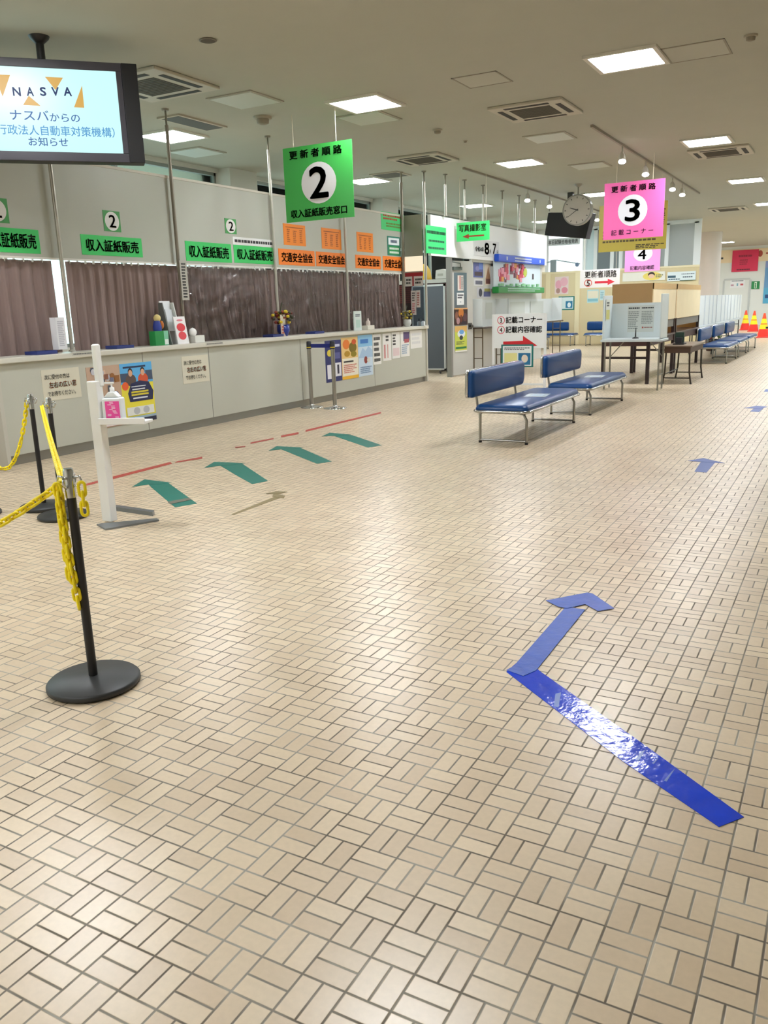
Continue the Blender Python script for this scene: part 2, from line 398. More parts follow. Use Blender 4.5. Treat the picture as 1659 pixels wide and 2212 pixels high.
m = MB(); a = .3
for x0, x1, y0, y1 in ((-a, a, -a, -a+.02), (-a, a, a-.02, a), (-a, -a+.02, -a, a), (a-.02, a, -a, a)): m.box(x0, x1, y0, y1, -0.006, 0)
m.build('frame', M('#989182', 0.7), t); MB().box(-a+.02, a-.02, -a+.02, a-.02, -0.003, 0).build('cover', M('#b7b6aa', 0.9), t)

def track(label, X, y0, y1, spots, grp, side):
    t = thing('light_track', label, 'light track', (X, y0, CEIL))
    MB().box(-0.018, 0.018, 0, y1-y0, -0.035, 0).build('rail', M('#8d8475', 0.5), t)
    for i, y in enumerate(spots):
        s = thing('spotlight', '%s spotlight from the camera end on the track %s' % (ORD[i], side), 'spotlight', (X, y, CEIL-0.035), 0.3, grp)
        MB().tube([(0, 0, 0), (0, 0, -0.09)], 0.012).build('stem', M('#b9b3a6', 0.4), s)
        MB().tube([(0, 0.02, -0.09), (0, -0.01, -0.14), (0, -0.05, -0.22)], [0.028, 0.05, 0.055], 14).build('lamp_head', M('#cfcac0', 0.4), s)
        MB().ball((0, -0.055, -0.232), 0.06, 0.06, 0.035).build('bulb', M('#fffdf8', 0.4, emit=14), s)
track('ceiling spotlight track running behind the pink number three sign', -3.45, 12.4, 21.7, [14.2, 15.9, 18.4, 19.5], 'spotlights on the near track', 'behind the pink sign')
track('ceiling spotlight track running above the poster display and clock', -6.35, 14.6, 24.0, [18.0, 19.5, 21.0, 22.4, 23.6], 'spotlights on the far track', 'by the clock')

# ------------------------------------------------------------ counter
CX = -7.15; PX = -7.5
t = thing('service_counter', 'long grey service counter with posters along its front', 'counter', (CX, 5.24, 0))
LEN = 9.42
MB().box(-0.345, -0.03, 0.03, LEN-0.03, 0.10, 1.0).build('body', M('#bcbdb1', 0.5, noise=0.03, scale=2), t)
MB().box(-0.345, -0.055, 0.05, LEN-0.05, 0, 0.10).build('kickplate', M('#8f8e88', 0.28, 0.7), t)
MB().box(-0.348, 0.02, -0.02, LEN+0.02, 1.0, 1.055).build('worktop', M('#d3d0c4', 0.35), t, 0.008)
for y0 in (0.0, LEN-0.03): MB().box(-0.345, 0.0, y0-0.012, y0+0.03, 0, 1.0).build('end_panel', M('#c2bfb4', 0.5), t)
seams = [onx(462, 860, CX).y, onx(812, 780, CX).y, onx(655, 800, CX).y, 5.24+1.95]
for y in seams: MB().box(-0.0305, -0.0285, y-5.24-0.004, y-5.24+0.004, 0.10, 1.0).build('seam', M('#77756c', 0.6), t)
# upper grey partition above the counter
w = MB().box(PX-0.05, PX, 3.2, 14.3, 2.03, 3.05); pw = struct('wall_partition', w, M('#b6b8ad', 0.38, noise=0.03, scale=1.2))
m = MB()
m.box(PX-0.06, PX+0.008, 3.2, 14.3, 3.03, 3.06)
m.build('trim', M('#cfcabd', 0.5), pw)
m = MB(); m.box(PX-0.005, PX+0.006, 3.2, 14.3, 2.015, 2.035)
m.build('ledge', M('#e9e7e0', 0.4), pw)
w = MB().box(PX-0.05, PX, 3.2, 14.3, 0, 1.0); struct('wall_counter_back', w, M('#a9a69b', 0.6))
# tension poles that carry the partition
def pole(label, X, Y, z0, grp='steel poles from counter to ceiling', thick=0.022, boxy=False, cat='pole', dark=False):
    t = thing('support_pole', label, cat, (X, Y, z0), 0, grp)
    MB().tube([(0, 0, 0), (0, 0, 3.62-z0)], thick, 12).build('shaft', M('#8f877a', 0.4, 0.5) if dark else M('#c3bfb4', 0.3, 0.6), t)
    MB().tube([(0, 0, 3.62-z0), (0, 0, CEIL-0.02-z0)], thick*0.55, 10).build('screw', M('#8b8578', 0.4, 0.7), t)
    MB().lathe([(0.04, CEIL-0.02-z0), (0.045, CEIL-z0)], 16).build('ceiling_plate', M('#8b8578', 0.5), t)
    MB().lathe([(0.04, 0), (0.035, 0.012), (thick, 0.02)], 16).build('foot_plate', M('#a8a397', 0.5), t)
    return t
PXP = PX+0.06
p1 = pole('steel pole on the counter nearest the camera, by the white box and the television', PXP, 6.42, 1.055)
p2 = pole('steel pole on the counter with a vertical lettered strip, behind the brochure rack', PXP, 8.22, 1.055, dark=True)
p3 = pole('steel pole on the counter between the green and the orange counter signs', PXP, 10.25, 1.055)
p4 = pole('steel pole on the counter right below the large green hanging sign', PXP, 12.25, 1.055)
p5 = pole('dark steel pole at the right end of the counter beside the last orange sign', PX+0.03, 14.33, 1.055, dark=True, thick=0.03)
p6 = pole('steel pole rising from the front corner at the counter end', -7.09, 14.5, 1.055, thick=0.026)
for i, y in enumerate((15.1, 16.0, 16.95, 18.05, 19.1, 20.2, 21.3)):
    pole('%s steel pole above the white panel, counting from the counter end' % ORD[i], -6.94, y, 3.05, 'steel poles above the white panel', 0.026)
# vertical lettered strip on the second pole
t = board('name_plate', 'narrow vertical lettered strip on the pole behind the brochure rack', 'sign', ('x', PXP+0.03), [(387, 562), (403, 564), (405, 649), (390, 648)], '#b6b3a9',
          prints=[('l', .2, .05, .8, .95, '#3a3a3a', 12)], off=0.012)
b = board('notice_box', 'white paper box at the foot of the pole nearest the camera', 'box', ('x', PXP+0.09), [(107, 686), (127, 686), (132, 754), (114, 756)], '#e6e6ea', t=0.09, prints=[('l', .15, .1, .85, .9, '#b9b9c4', 14)])

# curtains in the windows of the counter
CURT = M('#8d7873', 0.6, noise=0.06, scale=8)
def curtain(label, y0, y1, swoop=None):
    L = y1-y0; n = int(L/0.012); K = 14; vs = []; fs = []; rr = random.Random(int(y0*100)); ph = [rr.random()*6.28 for _ in range(4)]
    for k in range(K+1):
        q = k/K; z = 1.0*(1-q) + 0.0*q
        for i in range(n+1):
            s = i/n; y = s*L
            fold = 0.034*math.sin(2*PI*y/0.15+0.7*math.sin(2.1*y+ph[0]))+0.010*math.sin(2*PI*y/0.047+ph[1]+q)+0.012*math.sin(3.3*y+ph[2])
            amp = 0.55+0.45*q
            yy = y
            if swoop and abs(s-swoop) < 0.22 and q > 0.25:
                e = (1-abs(s-swoop)/0.22)*(q-0.25)**2; yy = y+0.34*e; fold += 0.05*e
            vs.append((fold*amp, yy, z*0.99))
    for k in range(K):
        for i in range(n): fs.append((k*(n+1)+i, k*(n+1)+i+1, (k+1)*(n+1)+i+1, (k+1)*(n+1)+i))
    t = thing('curtain', label, 'curtain', (PX-0.10, y0, 1.02), 0, 'brown curtains behind the counter windows')
    MB().add(vs, fs, 0, True).build('fabric', CURT, t)
    for i in range(int(L/0.115)): MB().box(-0.012, 0.012, 0.05+i*0.115, 0.062+i*0.115, 0.97, 1.03).build('hook', M('#e9e6df', 0.5), t)
    return t
curtain('brown curtain at the left edge of the photo, left of the first pole', 4.4, 6.40)
curtain('wide brown curtain between the first pole and the brochure rack', 6.60, 8.30)
curtain('brown curtain with a swept fold between the brochure rack and the flower pot', 8.31, 10.33, 0.42)
curtain('brown curtain under the first two orange counter signs', 10.34, 12.36, 0.5)
curtain('brown curtain at the right end of the counter under the last orange signs', 12.37, 14.36, 0.8)
FILM = film_material('clear_vinyl', (0.97, 0.97, 0.98, 1), 1.5, 0.10, 0.9)
def vinyl(label, y0, y1, amp=1.0):
    L = y1-y0; n = 150; K = 24; vs = []; fs = []
    for k in range(K+1):
        for i in range(n+1):
            y = i/n*L; zk = k/K; vs.append((0.012*math.sin(7*y+zk*3.6)+0.006*math.sin(17*y+1.3*math.sin(zk*7))+amp*(0.008*math.sin(27*zk+6*math.sin(3.7*y)+8*y)+0.0045*math.sin(41*y+5*math.sin(3.1*zk+y)+4*zk)+0.003*math.sin(67*y-6*zk+3*math.sin(5*y))), y, zk))
    for k in range(K):
        for i in range(n): fs.append((k*(n+1)+i, k*(n+1)+i+1, (k+1)*(n+1)+i+1, (k+1)*(n+1)+i))
    o = MB().add([(x+PX+0.005, y+y0, z+1.03) for x, y, z in vs], fs, 0, True).build('vinyl_sheet', FILM)
    tag(o, label, 'vinyl sheet', 'clear vinyl sheets over the curtains')
vinyl('clear vinyl sheet hanging in front of the curtain with the swept fold', 8.32, 10.16)
vinyl('clear vinyl sheet hanging below the first two orange counter signs', 10.34, 12.16)
vinyl('crinkled clear vinyl sheet at the right end of the counter', 12.34, 14.2, 2.2)

# signs on the partition
PL = ('x', PX); GR = '#3ccb68'; GT = '#0c2a12'
def ticket(label, quad, hexc=GR, txt='収入証紙販売', grp='green counter window signs', tc=GT):
    return board('window_sign', label, 'sign', PL, quad, hexc, [(txt, .07, .2, .93, .8, tc, 0.02)], group=grp)
ticket('green counter sign cut by the left edge of the photo', [(-50, 488), (82, 496), (88, 548), (-46, 543)])
ticket('green counter sign under the middle number two, left of the lettered pole', [(173, 505), (305, 516), (308, 556), (177, 550)])
ticket('green counter sign just right of the lettered pole', [(399, 521), (499, 527), (500, 568), (402, 563)])
ticket('green counter sign below the white strip, left of the orange signs', [(504, 530), (592, 534), (594, 572), (506, 567)])
for lb, quad in (('round number two card above the green sign at the left photo edge', [(-40, 424), (15, 429), (19, 482), (-36, 479)]),
                 ('round number two card on green above the second green counter sign', [(221, 453), (258, 458), (261, 502), (225, 499)]),
                 ('round number two card on green above the white strip', [(484, 471), (509, 474), (511, 506), (487, 504)])):
    board('number_card', lb, 'sign', PL, quad, '#4b9c57', [('2', .32, .2, .70, .8, '#222222', 0.01)], [('o', .08, .04, .92, .96, '#e6e5e2')], group='number two cards over the counter')
board('notice_strip', 'white lettered strip above the fourth green counter sign', 'sign', PL, [(502, 512), (592, 518), (592, 534), (503, 529)], '#ececec', prints=[('l', .04, .2, .96, .8, '#333333', 1)])
OR = '#f58220'
ticket('orange counter sign left of the thin white gap under the green hanging sign', [(601, 536), (679, 543), (680, 576), (602, 571)], OR, '交通安全協会', 'orange counter window signs', '#2a1206')
ticket('second orange counter sign from the left', [(682, 543), (747, 548), (749, 579), (683, 574)], OR, '交通安全協会', 'orange counter window signs', '#2a1206')
ticket('third orange counter sign, right of the pole under the green hanging sign', [(767, 551), (822, 553), (823, 583), (768, 578)], OR, '交通安全協会', 'orange counter window signs', '#2a1206')
ticket('orange counter sign at the right end beside the dark pole', [(826, 553), (874, 556), (875, 587), (828, 583)], OR, '交通安全協会', 'orange counter window signs', '#2a1206')
for lb, quad in (('orange notice sheet half behind the lower corner of the green hanging sign', [(611, 484), (659, 486), (660, 532), (613, 529)]),
                 ('orange notice sheet above the second orange counter sign', [(694, 492), (736, 496), (737, 541), (695, 536)]),
                 ('orange notice sheet left of the small green and white poster', [(770, 501), (805, 504), (806, 546), (771, 543)])):
    board('notice_sheet', lb, 'sign', PL, quad, '#f28a1e', prints=[('r', .1, .82, .9, .86, '#a85208'), ('l', .15, .12, .28, .78, '#b25a0c', 7), ('l', .42, .12, .58, .72, '#b25a0c', 7), ('l', .72, .12, .85, .78, '#b25a0c', 7)], group='orange notice sheets')
board('notice_sheet', 'green notice with red lettering left of the dark pole', 'sign', PL, [(822, 458), (872, 462), (873, 501), (824, 496)], '#48c877', prints=[('l', .08, .55, .92, .88, '#a8331f', 2), ('l', .2, .15, .85, .45, '#6b7a2c', 2)])
board('notice_sheet', 'small white and green framed notice above the last orange sign', 'sign', PL, [(836, 510), (864, 512), (864, 554), (837, 551)], '#2f7d6c',
      prints=[('r', .08, .56, .92, .92, '#e8f0f4'), ('r', .08, .06, .92, .50, '#2b9150'), ('l', .15, .28, .88, .46, '#e6efe6', 1), ('l', .15, .08, .88, .26, '#e6efe6', 1), ('l', .25, .62, .75, .86, '#3a4a6a', 1)])

# end of the counter: return panel with window and notices
EY = 14.42
t = thing('end_partition', 'narrow grey return partition at the right end of the counter', 'partition', (-7.28, EY, 1.055))
MB().box(-0.2, 0.17, 0, 0.03, 1.27, 2.0).build('upper_panel', M('#9a9a8c', 0.5), t)
MB().box(-0.2, 0.17, 0.005, 0.02, 1.0, 1.27).build('lit_pane', M('#fff0cf', 0.5, emit=0.85), t)
MB().box(-0.2, 0.17, 0.01, 0.015, 0, 1.0).build('glass', film_material('grey_glass', (0.62, 0.64, 0.66, 1), 1.35, 0.03, 0), t)
MB().box(-0.2, 0.17, -0.005, 0.03, 0.96, 1.0).build('rail', M('#b5b1a5', 0.4, 0.4), t)
EP = ('y', EY)
board('notice_sheet', 'white notice with a red T-shaped border on the counter end glass', 'sign', EP, [(873, 588), (914, 590), (915, 619), (874, 617)], '#e2dedb',
      prints=[('r', 0, .72, 1, 1, '#a3262f'), ('r', .44, 0, .52, .72, '#a3262f'), ('l', .12, .12, .38, .6, '#2a2a2a', 2), ('l', .6, .12, .95, .6, '#2a2a2a', 2)], off=0.012)
board('notice_sheet', 'white vertical notice with black and pink lettering on the counter end glass', 'sign', EP, [(888, 628), (899, 628), (900, 680), (890, 680)], '#ddd5d2', prints=[('l', .2, .55, .8, .95, '#333333', 4), ('l', .2, .05, .8, .5, '#c86a70', 5)], off=0.012)
board('notice_sheet', 'narrow white notice with red lettering right of the vertical notice', 'sign', EP, [(899, 627), (908, 627), (909, 664), (901, 664)], '#ddd5d2', prints=[('l', .2, .1, .8, .9, '#a04a44', 6)], off=0.012)

# posters on the counter front
CF = ('x', CX-0.03)
for nm, lb, quad in (('notice_sheet', 'cream notice on the counter front at the left, behind the chain post', [(88, 796), (171, 796), (175, 861), (94, 864)]),
                     ('notice_sheet', 'cream notice on the counter front right of the sanitizer stand', [(390, 769), (448, 767), (453, 823), (397, 829)])):
    board(nm, lb, 'sign', CF, quad, '#d8d3c0', [('次に受付の方は', .06, .68, .72, .84, '#2c2c2c', .01), ('左右の広い窓', .16, .40, .88, .60, '#d9622e', .02), ('でお待ちください。', .1, .14, .84, .30, '#2c2c2c', .01)], group='cream counter front notices')
def people(x0, x1, z0, z1, cols): # heads and coats of printed figures
    out = []; n = len(cols)
    for i, (skin, coat) in enumerate(cols):
        c = x0+(i+.5)*(x1-x0)/n; hw = (x1-x0)/n*.42
        out += [('o', c-hw, z0-.04, c+hw, z0+(z1-z0)*.62, coat), ('o', c-hw*.45, z0+(z1-z0)*.5, c+hw*.45, z1, '#2c1f1b'), ('o', c-hw*.38, z0+(z1-z0)*.46, c+hw*.38, z0+(z1-z0)*.88, skin)]
    return out
rr = random.Random(5)
crowd = []
for i in range(34):
    x, z = rr.random()*.86, .28+rr.random()*.64; s = .10+.06*rr.random()
    crowd.append((rr.choice('or'), x, z, x+s, min(.99, z+s*.7), rr.choice(['#8a5a48', '#d8b8a0', '#6b6f8a', '#e6dccb', '#94602f', '#4a4f5c', '#b98d7c', '#c8c6d0'])))
board('poster', 'crowded brown photo poster on the counter front behind the sanitizer stand', 'poster', CF, [(186, 792), (258, 789), (268, 917), (198, 931)], '#c2a48e',
      prints=crowd+[('r', 0, .0, .35, .24, '#e8632c'), ('r', .35, .02, 1, .22, '#e9dcdc'), ('r', .3, .06, 1, .12, '#d8584a')], rough=0.35)
board('poster', 'yellow and navy poster with two people on blue sky on the counter front', 'poster', CF, [(258, 786), (325, 781), (338, 905), (268, 918)], '#ecdf46',
      prints=[('r', 0, .66, 1, 1, '#5aaee6'), ('r', .1, .92, .8, .95, '#1c2c52'), ('r', .0, .70, .25, .84, '#40506a'), ('r', .78, .70, 1, .86, '#40506a')]+people(.12, .88, .66, .92, [('#dca888', '#5c4a45'), ('#dca888', '#d3542e')])
      + [('p', .18, .34, .98, .70, '#1e2450', [(.05, .05), (.95, .05), (1, .45), (.85, .9), (.5, 1), (.15, .9), (0, .45)]), ('o', .02, .56, .22, .70, '#e8622e')]
      + [('r', .3, .60, .75, .615, '#dfe3ea'), ('r', .32, .55, .72, .57, '#dfe3ea'), ('r', .28, .50, .82, .53, '#d8c83a'), ('r', .28, .455, .82, .485, '#d8c83a'), ('r', .32, .40, .78, .425, '#dfe3ea'), ('r', .1, .13, .95, .27, '#e6e8e2'), ('o', .3, .14, .5, .26, '#b9bcc0'), ('o', .6, .14, .8, .26, '#b9bcc0'), ('r', 0, 0, 1, .07, '#1b2140'), ('r', 0, .07, 1, .11, '#9db6c8')], rough=0.35)
board('poster', 'navy and white poster on the counter front behind the chrome belt posts', 'poster', CF, [(702, 737), (737, 733), (738, 822), (704, 827)], '#27306e',
      prints=[('r', .08, .08, .45, .42, '#e8e8f2'), ('r', .58, .12, .95, .45, '#e8e8f2'), ('r', .7, .18, .82, .40, '#2a2a44'), ('o', .1, .62, .4, .78, '#d9c84a'), ('r', .1, .84, .9, .9, '#c9cbe8'), ('r', .55, .55, .9, .7, '#5a5f9a')], rough=.35)
board('poster', 'orange and yellow illustrated poster on the counter front', 'poster', CF, [(737, 731), (772, 726), (774, 815), (739, 821)], '#ecca86',
      prints=[('o', .08, .72, .5, .95, '#e57f35'), ('o', .45, .62, .92, .88, '#7c6a1e'), ('r', .02, .08, .98, .50, '#f0ead8'), ('r', .1, .40, .7, .44, '#333333'), ('l', .1, .14, .9, .36, '#c86a5a', 5), ('r', 0, 0, 1, .07, '#eeb92e'), ('o', .62, .82, .9, .95, '#c7501e'), ('o', .15, .54, .5, .68, '#b88e2a'), ('o', .55, .52, .9, .66, '#8c7c1c')], rough=.35)
board('poster', 'pale blue poster with mountains and walkers on the counter front', 'poster', CF, [(773, 726), (804, 721), (805, 809), (775, 814)], '#cfe2f4',
      prints=[('r', 0, .72, 1, 1, '#8cc4ea'), ('r', .15, .80, .7, .90, '#3a78c4'), ('p', 0, .45, 1, .72, '#a9c8e6', [(0, 0), (1, 0), (1, .6), (.7, 1), (.5, .6), (.3, .9)]), ('o', .38, .30, .62, .48, '#8a3a34'), ('o', .58, .32, .8, .44, '#d8d6d2'), ('l', .1, .06, .9, .24, '#6a8ab0', 4)], rough=.35)
for lb, q, pr in (('white sheet of small portrait rows on the counter front', [(805, 724), (822, 721), (823, 785), (806, 789)], [('l', .1, .06, .9, .95, '#4a4a4a', 5)]),
                  ('cream sheet with red column on the counter front', [(826, 722), (844, 719), (845, 777), (828, 781)], [('r', .1, .1, .3, .6, '#c98a8a'), ('l', .35, .7, .7, .95, '#333333', 2), ('r', .5, .1, .62, .6, '#d9a6a0')]),
                  ('pale sheet with black columns and pink corner on the counter front', [(846, 719), (863, 717), (864, 772), (847, 776)], [('l', .1, .5, .5, .95, '#333333', 4), ('r', .1, .1, .9, .4, '#e4cfd0')]),
                  ('sheet with blue and red picture at its top on the counter front', [(865, 717), (883, 715), (885, 768), (866, 772)], [('r', .3, .62, 1, .98, '#5a4a74'), ('r', .4, .55, .95, .7, '#b0585e'), ('l', .1, .1, .9, .5, '#9ab0c8', 5)]),
                  ('plain white sheet at the right end of the counter front', [(886, 715), (910, 712), (912, 749), (887, 755)], [('l', .1, .2, .9, .9, '#dadada', 3)])):
    board('notice_sheet', lb, 'sign', CF, q, '#ebeae6', prints=pr, group='sheets at the right end of the counter front')
board('label_strip', 'thin label strip on the counter edge above the left posters', 'label', ('x', CX+0.02), [(155, 762), (208, 758), (208, 765), (156, 769)], '#c8c5ba', prints=[('l', .05, .2, .95, .8, '#6a6a6a', 1)], t=0.002)
board('label_strip', 'thin label strip on the counter edge below the brochure rack', 'label', ('x', CX+0.02), [(444, 741), (482, 737), (482, 743), (445, 747)], '#c8c5ba', prints=[('l', .05, .2, .95, .8, '#6a6a6a', 1)], t=0.002)

# things on the counter
CT = 1.055
TRX = CX-0.16
def tray(label, y):
    t = thing('coin_tray', label, 'tray', (TRX, y, CT), 0, 'blue trays on the counter')
    MB().prism_z([(-.09, -.13), (.09, -.13), (.09, .13), (-.09, .13)], 0, .012).build('base', M('#27336e', .4), t)
    m = MB()
    for a in ((-.09, .09, -.13, -.118), (-.09, .09, .118, .13), (-.09, -.08, -.118, .118), (.08, .09, -.118, .118)): m.box(a[0], a[1], a[2], a[3], .012, .035)
    m.build('rim', M('#2c3a7c', .4), t)
tray('blue tray on the counter beside the white paper box', onx(88, 752, TRX).y)
tray('blue tray on the counter left of the green box', onx(258, 741, TRX).y)
tray('dark blue tray on the counter left of the flower pot', onx(590, 715, TRX).y)
tray('blue tray on the counter right of the flower pot', onx(680, 713, TRX).y)
y = onx(345, 735, TRX).y
t = thing('green_box', 'green and pale box with a small figure on top, left of the brochure rack', 'box', (TRX, y, CT))
MB().box(-.05, .05, -.12, .03, 0, .17).build('carton', M('#1f8a44', .5), t, .004); MB().box(-.055, .045, .03, .11, 0, .17).build('carton_side', M('#7fc4a2', .5), t, .004)
MB().box(.046, .048, .04, .10, .01, .07).build('label', M('#e8efe9', .5), t)
t2 = thing('toy_figure', 'small yellow and blue figure standing on the green box', 'figure', (TRX, y-.02, CT+.17))
MB().tube([(0, 0, 0), (0, 0, .05), (0, 0, .12)], [.05, .055, .035], 12).build('body', M('#273b8f', .5), t2); MB().ball((0, .01, .15), .045, .045, .045).build('head', M('#e3d08a', .5), t2); MB().ball((.01, .06, .07), .035, .03, .05).build('arm', M('#c9762a', .5), t2)
y = onx(385, 730, TRX).y
t = thing('brochure_rack', 'white tiered brochure rack with a red and white leaflet on the counter', 'rack', (TRX, y, CT))
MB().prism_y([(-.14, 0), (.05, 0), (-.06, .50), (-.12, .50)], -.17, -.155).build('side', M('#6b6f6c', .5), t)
MB().prism_y([(-.14, 0), (.05, 0), (-.06, .50), (-.12, .50)], .02, .035).build('side', M('#d9dcda', .5), t)
MB().prism_y([(-.10, .26), (-.08, .26), (-.11, .52), (-.125, .52)], -.155, .02).build('leaflet', M('#eef2f6', .5), t)
MB().prism_y([(-.06, .16), (-.04, .16), (-.08, .42), (-.095, .42)], -.10, .05).build('leaflet', M('#e6eaee', .5), t)
lf = MB().prism_y([(.045, .0), (.06, .0), (.01, .33), (-.005, .33)], -.07, .13).build('leaflet', M('#f2f0f0', .5), t)
def on_leaf(yc, zc, ry, rz, hc, nm):
    n = 20; MB().add([(.062-.05*(zc+rz*math.sin(2*PI*j/n))/.33, yc+ry*math.cos(2*PI*j/n), zc+rz*math.sin(2*PI*j/n)) for j in range(n)], [tuple(range(n))]).build(nm, M(hc, .5), lf)
on_leaf(.03, .20, .075, .05, '#dc3c46', 'picture'); on_leaf(.03, .10, .07, .05, '#e04852', 'picture'); on_leaf(.03, .285, .055, .012, '#e08898', 'picture')
y = onx(425, 725, TRX).y
t = thing('tissue_box', 'small white box with a round white roll right of the brochure rack', 'box', (TRX, y, CT))
MB().box(-.05, .05, -.09, .09, 0, .09).build('carton', M('#ecebe4', .5), t, .004); MB().ball((0, -.07, .13), .04, .06, .055).build('roll', M('#f0efec', .6), t)
def flowers(label, y, cols, s=1.0):
    t = thing('flower_pot', label, 'flower pot', (TRX, y, CT))
    MB().lathe([(.045*s, 0), (.075*s, .06*s), (.07*s, .13*s), (.06*s, .13*s), (.055*s, .10*s)], 18).build('pot', M(cols[0], .3), t)
    r2 = random.Random(3)
    for k, hc in enumerate(cols[1:]):
        m = MB()
        for i in range(14):
            a = r2.random()*6.28; q = r2.random()*.11*s; m.ball((q*math.cos(a), q*math.sin(a)*1.5, .15*s+r2.random()*.13*s), .022*s, .022*s, .018*s, n=7, k=5)
        m.build('blossoms' if k else 'foliage', M(hc, .6), t)
    MB().tube([(0, 0, .1*s), (0, -.04*s, .3*s), (.01, -.02, .38*s)], .005).build('stem', M('#3a4a2c', .6), t)
    return t
flowers('flower arrangement with yellow blossoms and a blue pot on the counter', onx(612, 705, TRX).y, ['#2a3a8c', '#3a3a24', '#d9c02e', '#8c3a2a', '#6a2a24'], 1.25)
flowers('small potted yellow flowers at the far right end of the counter', onx(880, 690, TRX).y, ['#cfd0cc', '#4a4a34', '#c9b23a', '#8a8a70'], 1.0)
cds = board('card_stand', 'small white card standing left of the flower arrangement pot', 'sign', ('x', TRX+.05), [(603, 655), (614, 653), (616, 700), (606, 702)], '#cdbcaa', prints=[('l', .2, .1, .8, .5, '#c85a4a', 3), ('r', .1, .6, .9, .95, '#d8d2bc')])
lfs = board('leaflet_stand', 'tilted pale leaflet stand on the counter under the third orange sign', 'sign', ('x', TRX), [(761, 664), (777, 664), (780, 705), (765, 707)], '#d5e0dc', prints=[('l', .15, .7, .8, .85, '#4a5a6a', 2), ('r', .2, .15, .8, .55, '#b9d6cc')], t=.02)
lfs.location.z = CT; cds.location.z = CT
y = onx(795, 702, TRX).y
t = thing('tissue_box', 'low cream box with a white bottle beside the pale leaflet stand', 'box', (TRX, y, CT)); MB().box(-.06, .06, -.12, .12, 0, .07).build('carton', M('#e3ded0', .5), t, .004)
MB().lathe([(.04, .07), (.04, .13), (.015, .16), (.015, .19)], 14).build('bottle', M('#ddd0c6', .4), t)
for lb, px in (('left of two small white bottles at the counter end', 905), ('right of two small white bottles at the counter end', 914)):
    q = onx(px, 697, TRX+.06); t = thing('bottle', lb, 'bottle', (TRX+.06, q.y, CT), 0, 'white bottles at the counter end')
    MB().lathe([(.035, 0), (.035, .07), (.015, .09)], 12).build('body', M('#eef0f2', .3), t); MB().lathe([(.018, .09), (.018, .13), (.004, .14)], 10).build('cap', M('#202430', .4), t)

# ------------------------------------------------------------ television
n_ = Vector((0.732, -0.682, 0)); d_ = Vector((0.682, 0.732, 0))
def onplane(x, y, P, N): d = ray(x, y); return O + d*((P-O).dot(N)/d.dot(N))
P0 = Vector((-6.42, 5.58, 3.2))
FR = P0+n_*0.07
rt = onplane(294, 139, FR, n_); rb = onplane(309, 352, FR, n_)
half = (rt-P0).dot(d_)
TW, TH = 2*half, rt.z-rb.z
t = thing('television', 'black flat television hanging from the ceiling at the left, screen lit', 'television', (P0.x, P0.y, rb.z), math.atan2(d_.y, d_.x), rx=0)
MB().box(-TW/2, TW/2, -0.07, 0.10, 0, TH).build('case', M('#1a181c', .45), t, .008)
q1, q2 = onplane(250, 155, FR, n_), onplane(266, 332, FR, n_)
SW = (q1-P0).dot(d_)+(q2-P0).dot(d_); SB = q2.z-rb.z; SH = q1.z-q2.z; bz = SB-.02
m = MB(); BW = .05; ST = SB+SH
for a in ((-SW/2-BW, SW/2+BW, 0, SB), (-SW/2-BW, SW/2+BW, ST, TH), (-SW/2-BW, -SW/2, SB, ST), (SW/2, SW/2+BW, SB, ST)): m.box(a[0], a[1], -.082, -.07, a[2], a[3])
m.build('bezel', M('#3c3942', .4), t, .004)
for s_ in (-1, 1):
    xa, xb = sorted((s_*(SW/2+BW), s_*TW/2)); MB().box(xa, xb, -.086, -.07, 0, TH).build('speaker_panel', M('#0f0d10', .5), t, .004)
sc = MB().box(-SW/2, SW/2, -.073, -.0705, bz+.02, bz+.02+SH).build('screen', M('#c3f3f2', .3, emit=1.0), t)
def scr(s, x0, z0, x1, z1, hc, bold=0):
    vs, fs = text_mesh(s, (x1-x0)*SW, (z1-z0)*SH, bold); ox, oz = (x0+x1)/2*SW-SW/2, bz+.02+(z0+z1)/2*SH
    MB().add([(a+ox, -.0745, c+oz) for a, b, c in vs], fs).build('lettering', M(hc, .4, emit=1.0), sc)
def tri(pts, hc):
    MB().add([(x*SW-SW/2, -.0738, bz+.02+z*SH) for x, z in pts], [(0, 1, 2)]).build('picture', M(hc, .4, emit=1.0), sc)
# the picture runs past the left edge of the photo; screen x measured back onto the panel
def sx(px, py): q = onplane(px, py, FR, n_); return ((q-P0).dot(d_)+SW/2)/SW, (q.z-rb.z-bz-.02)/SH
def scr_px(s, x0, y0, x1, y1, hc, bold=0):
    a = sx(x0, (y0+y1)/2)[0]; c = sx(x1, (y0+y1)/2)[0]; z0 = sx((x0+x1)/2, y1)[1]; z1 = sx((x0+x1)/2, y0)[1]; scr(s, a, z0, c, z1, hc, bold)
for ch, x0, x1 in (('N', 28, 44), ('A', 58, 72), ('S', 87, 99), ('V', 112, 127), ('A', 138, 154)): scr_px(ch, x0, 189, x1, 207, '#1d2c5c', .03)
tri([sx(-14, 161), sx(22, 162), sx(6, 209)], '#c99a3c'); tri([sx(97, 166), sx(136, 168), sx(120, 195)], '#c99a3c')
tri([sx(62, 207), sx(88, 229), sx(50, 227)], '#c99a3c'); tri([sx(177, 185), sx(182, 233), sx(160, 232)], '#c99a3c')
scr_px('ナスバ', 22, 238, 105, 260, '#38609c', .01); scr_px('からの', 108, 246, 172, 263, '#38609c', .01)
scr_px('（独立行政法人自動車対策機構）', -62, 271, 247, 293, '#4a8ec4', .008); scr_px('お知らせ', 62, 297, 147, 316, '#38609c', .01)
MB().tube([(0, .03, TH), (0, .03, CEIL-rb.z-.01)], .035, 14).build('ceiling_pole', BLACKM, t)
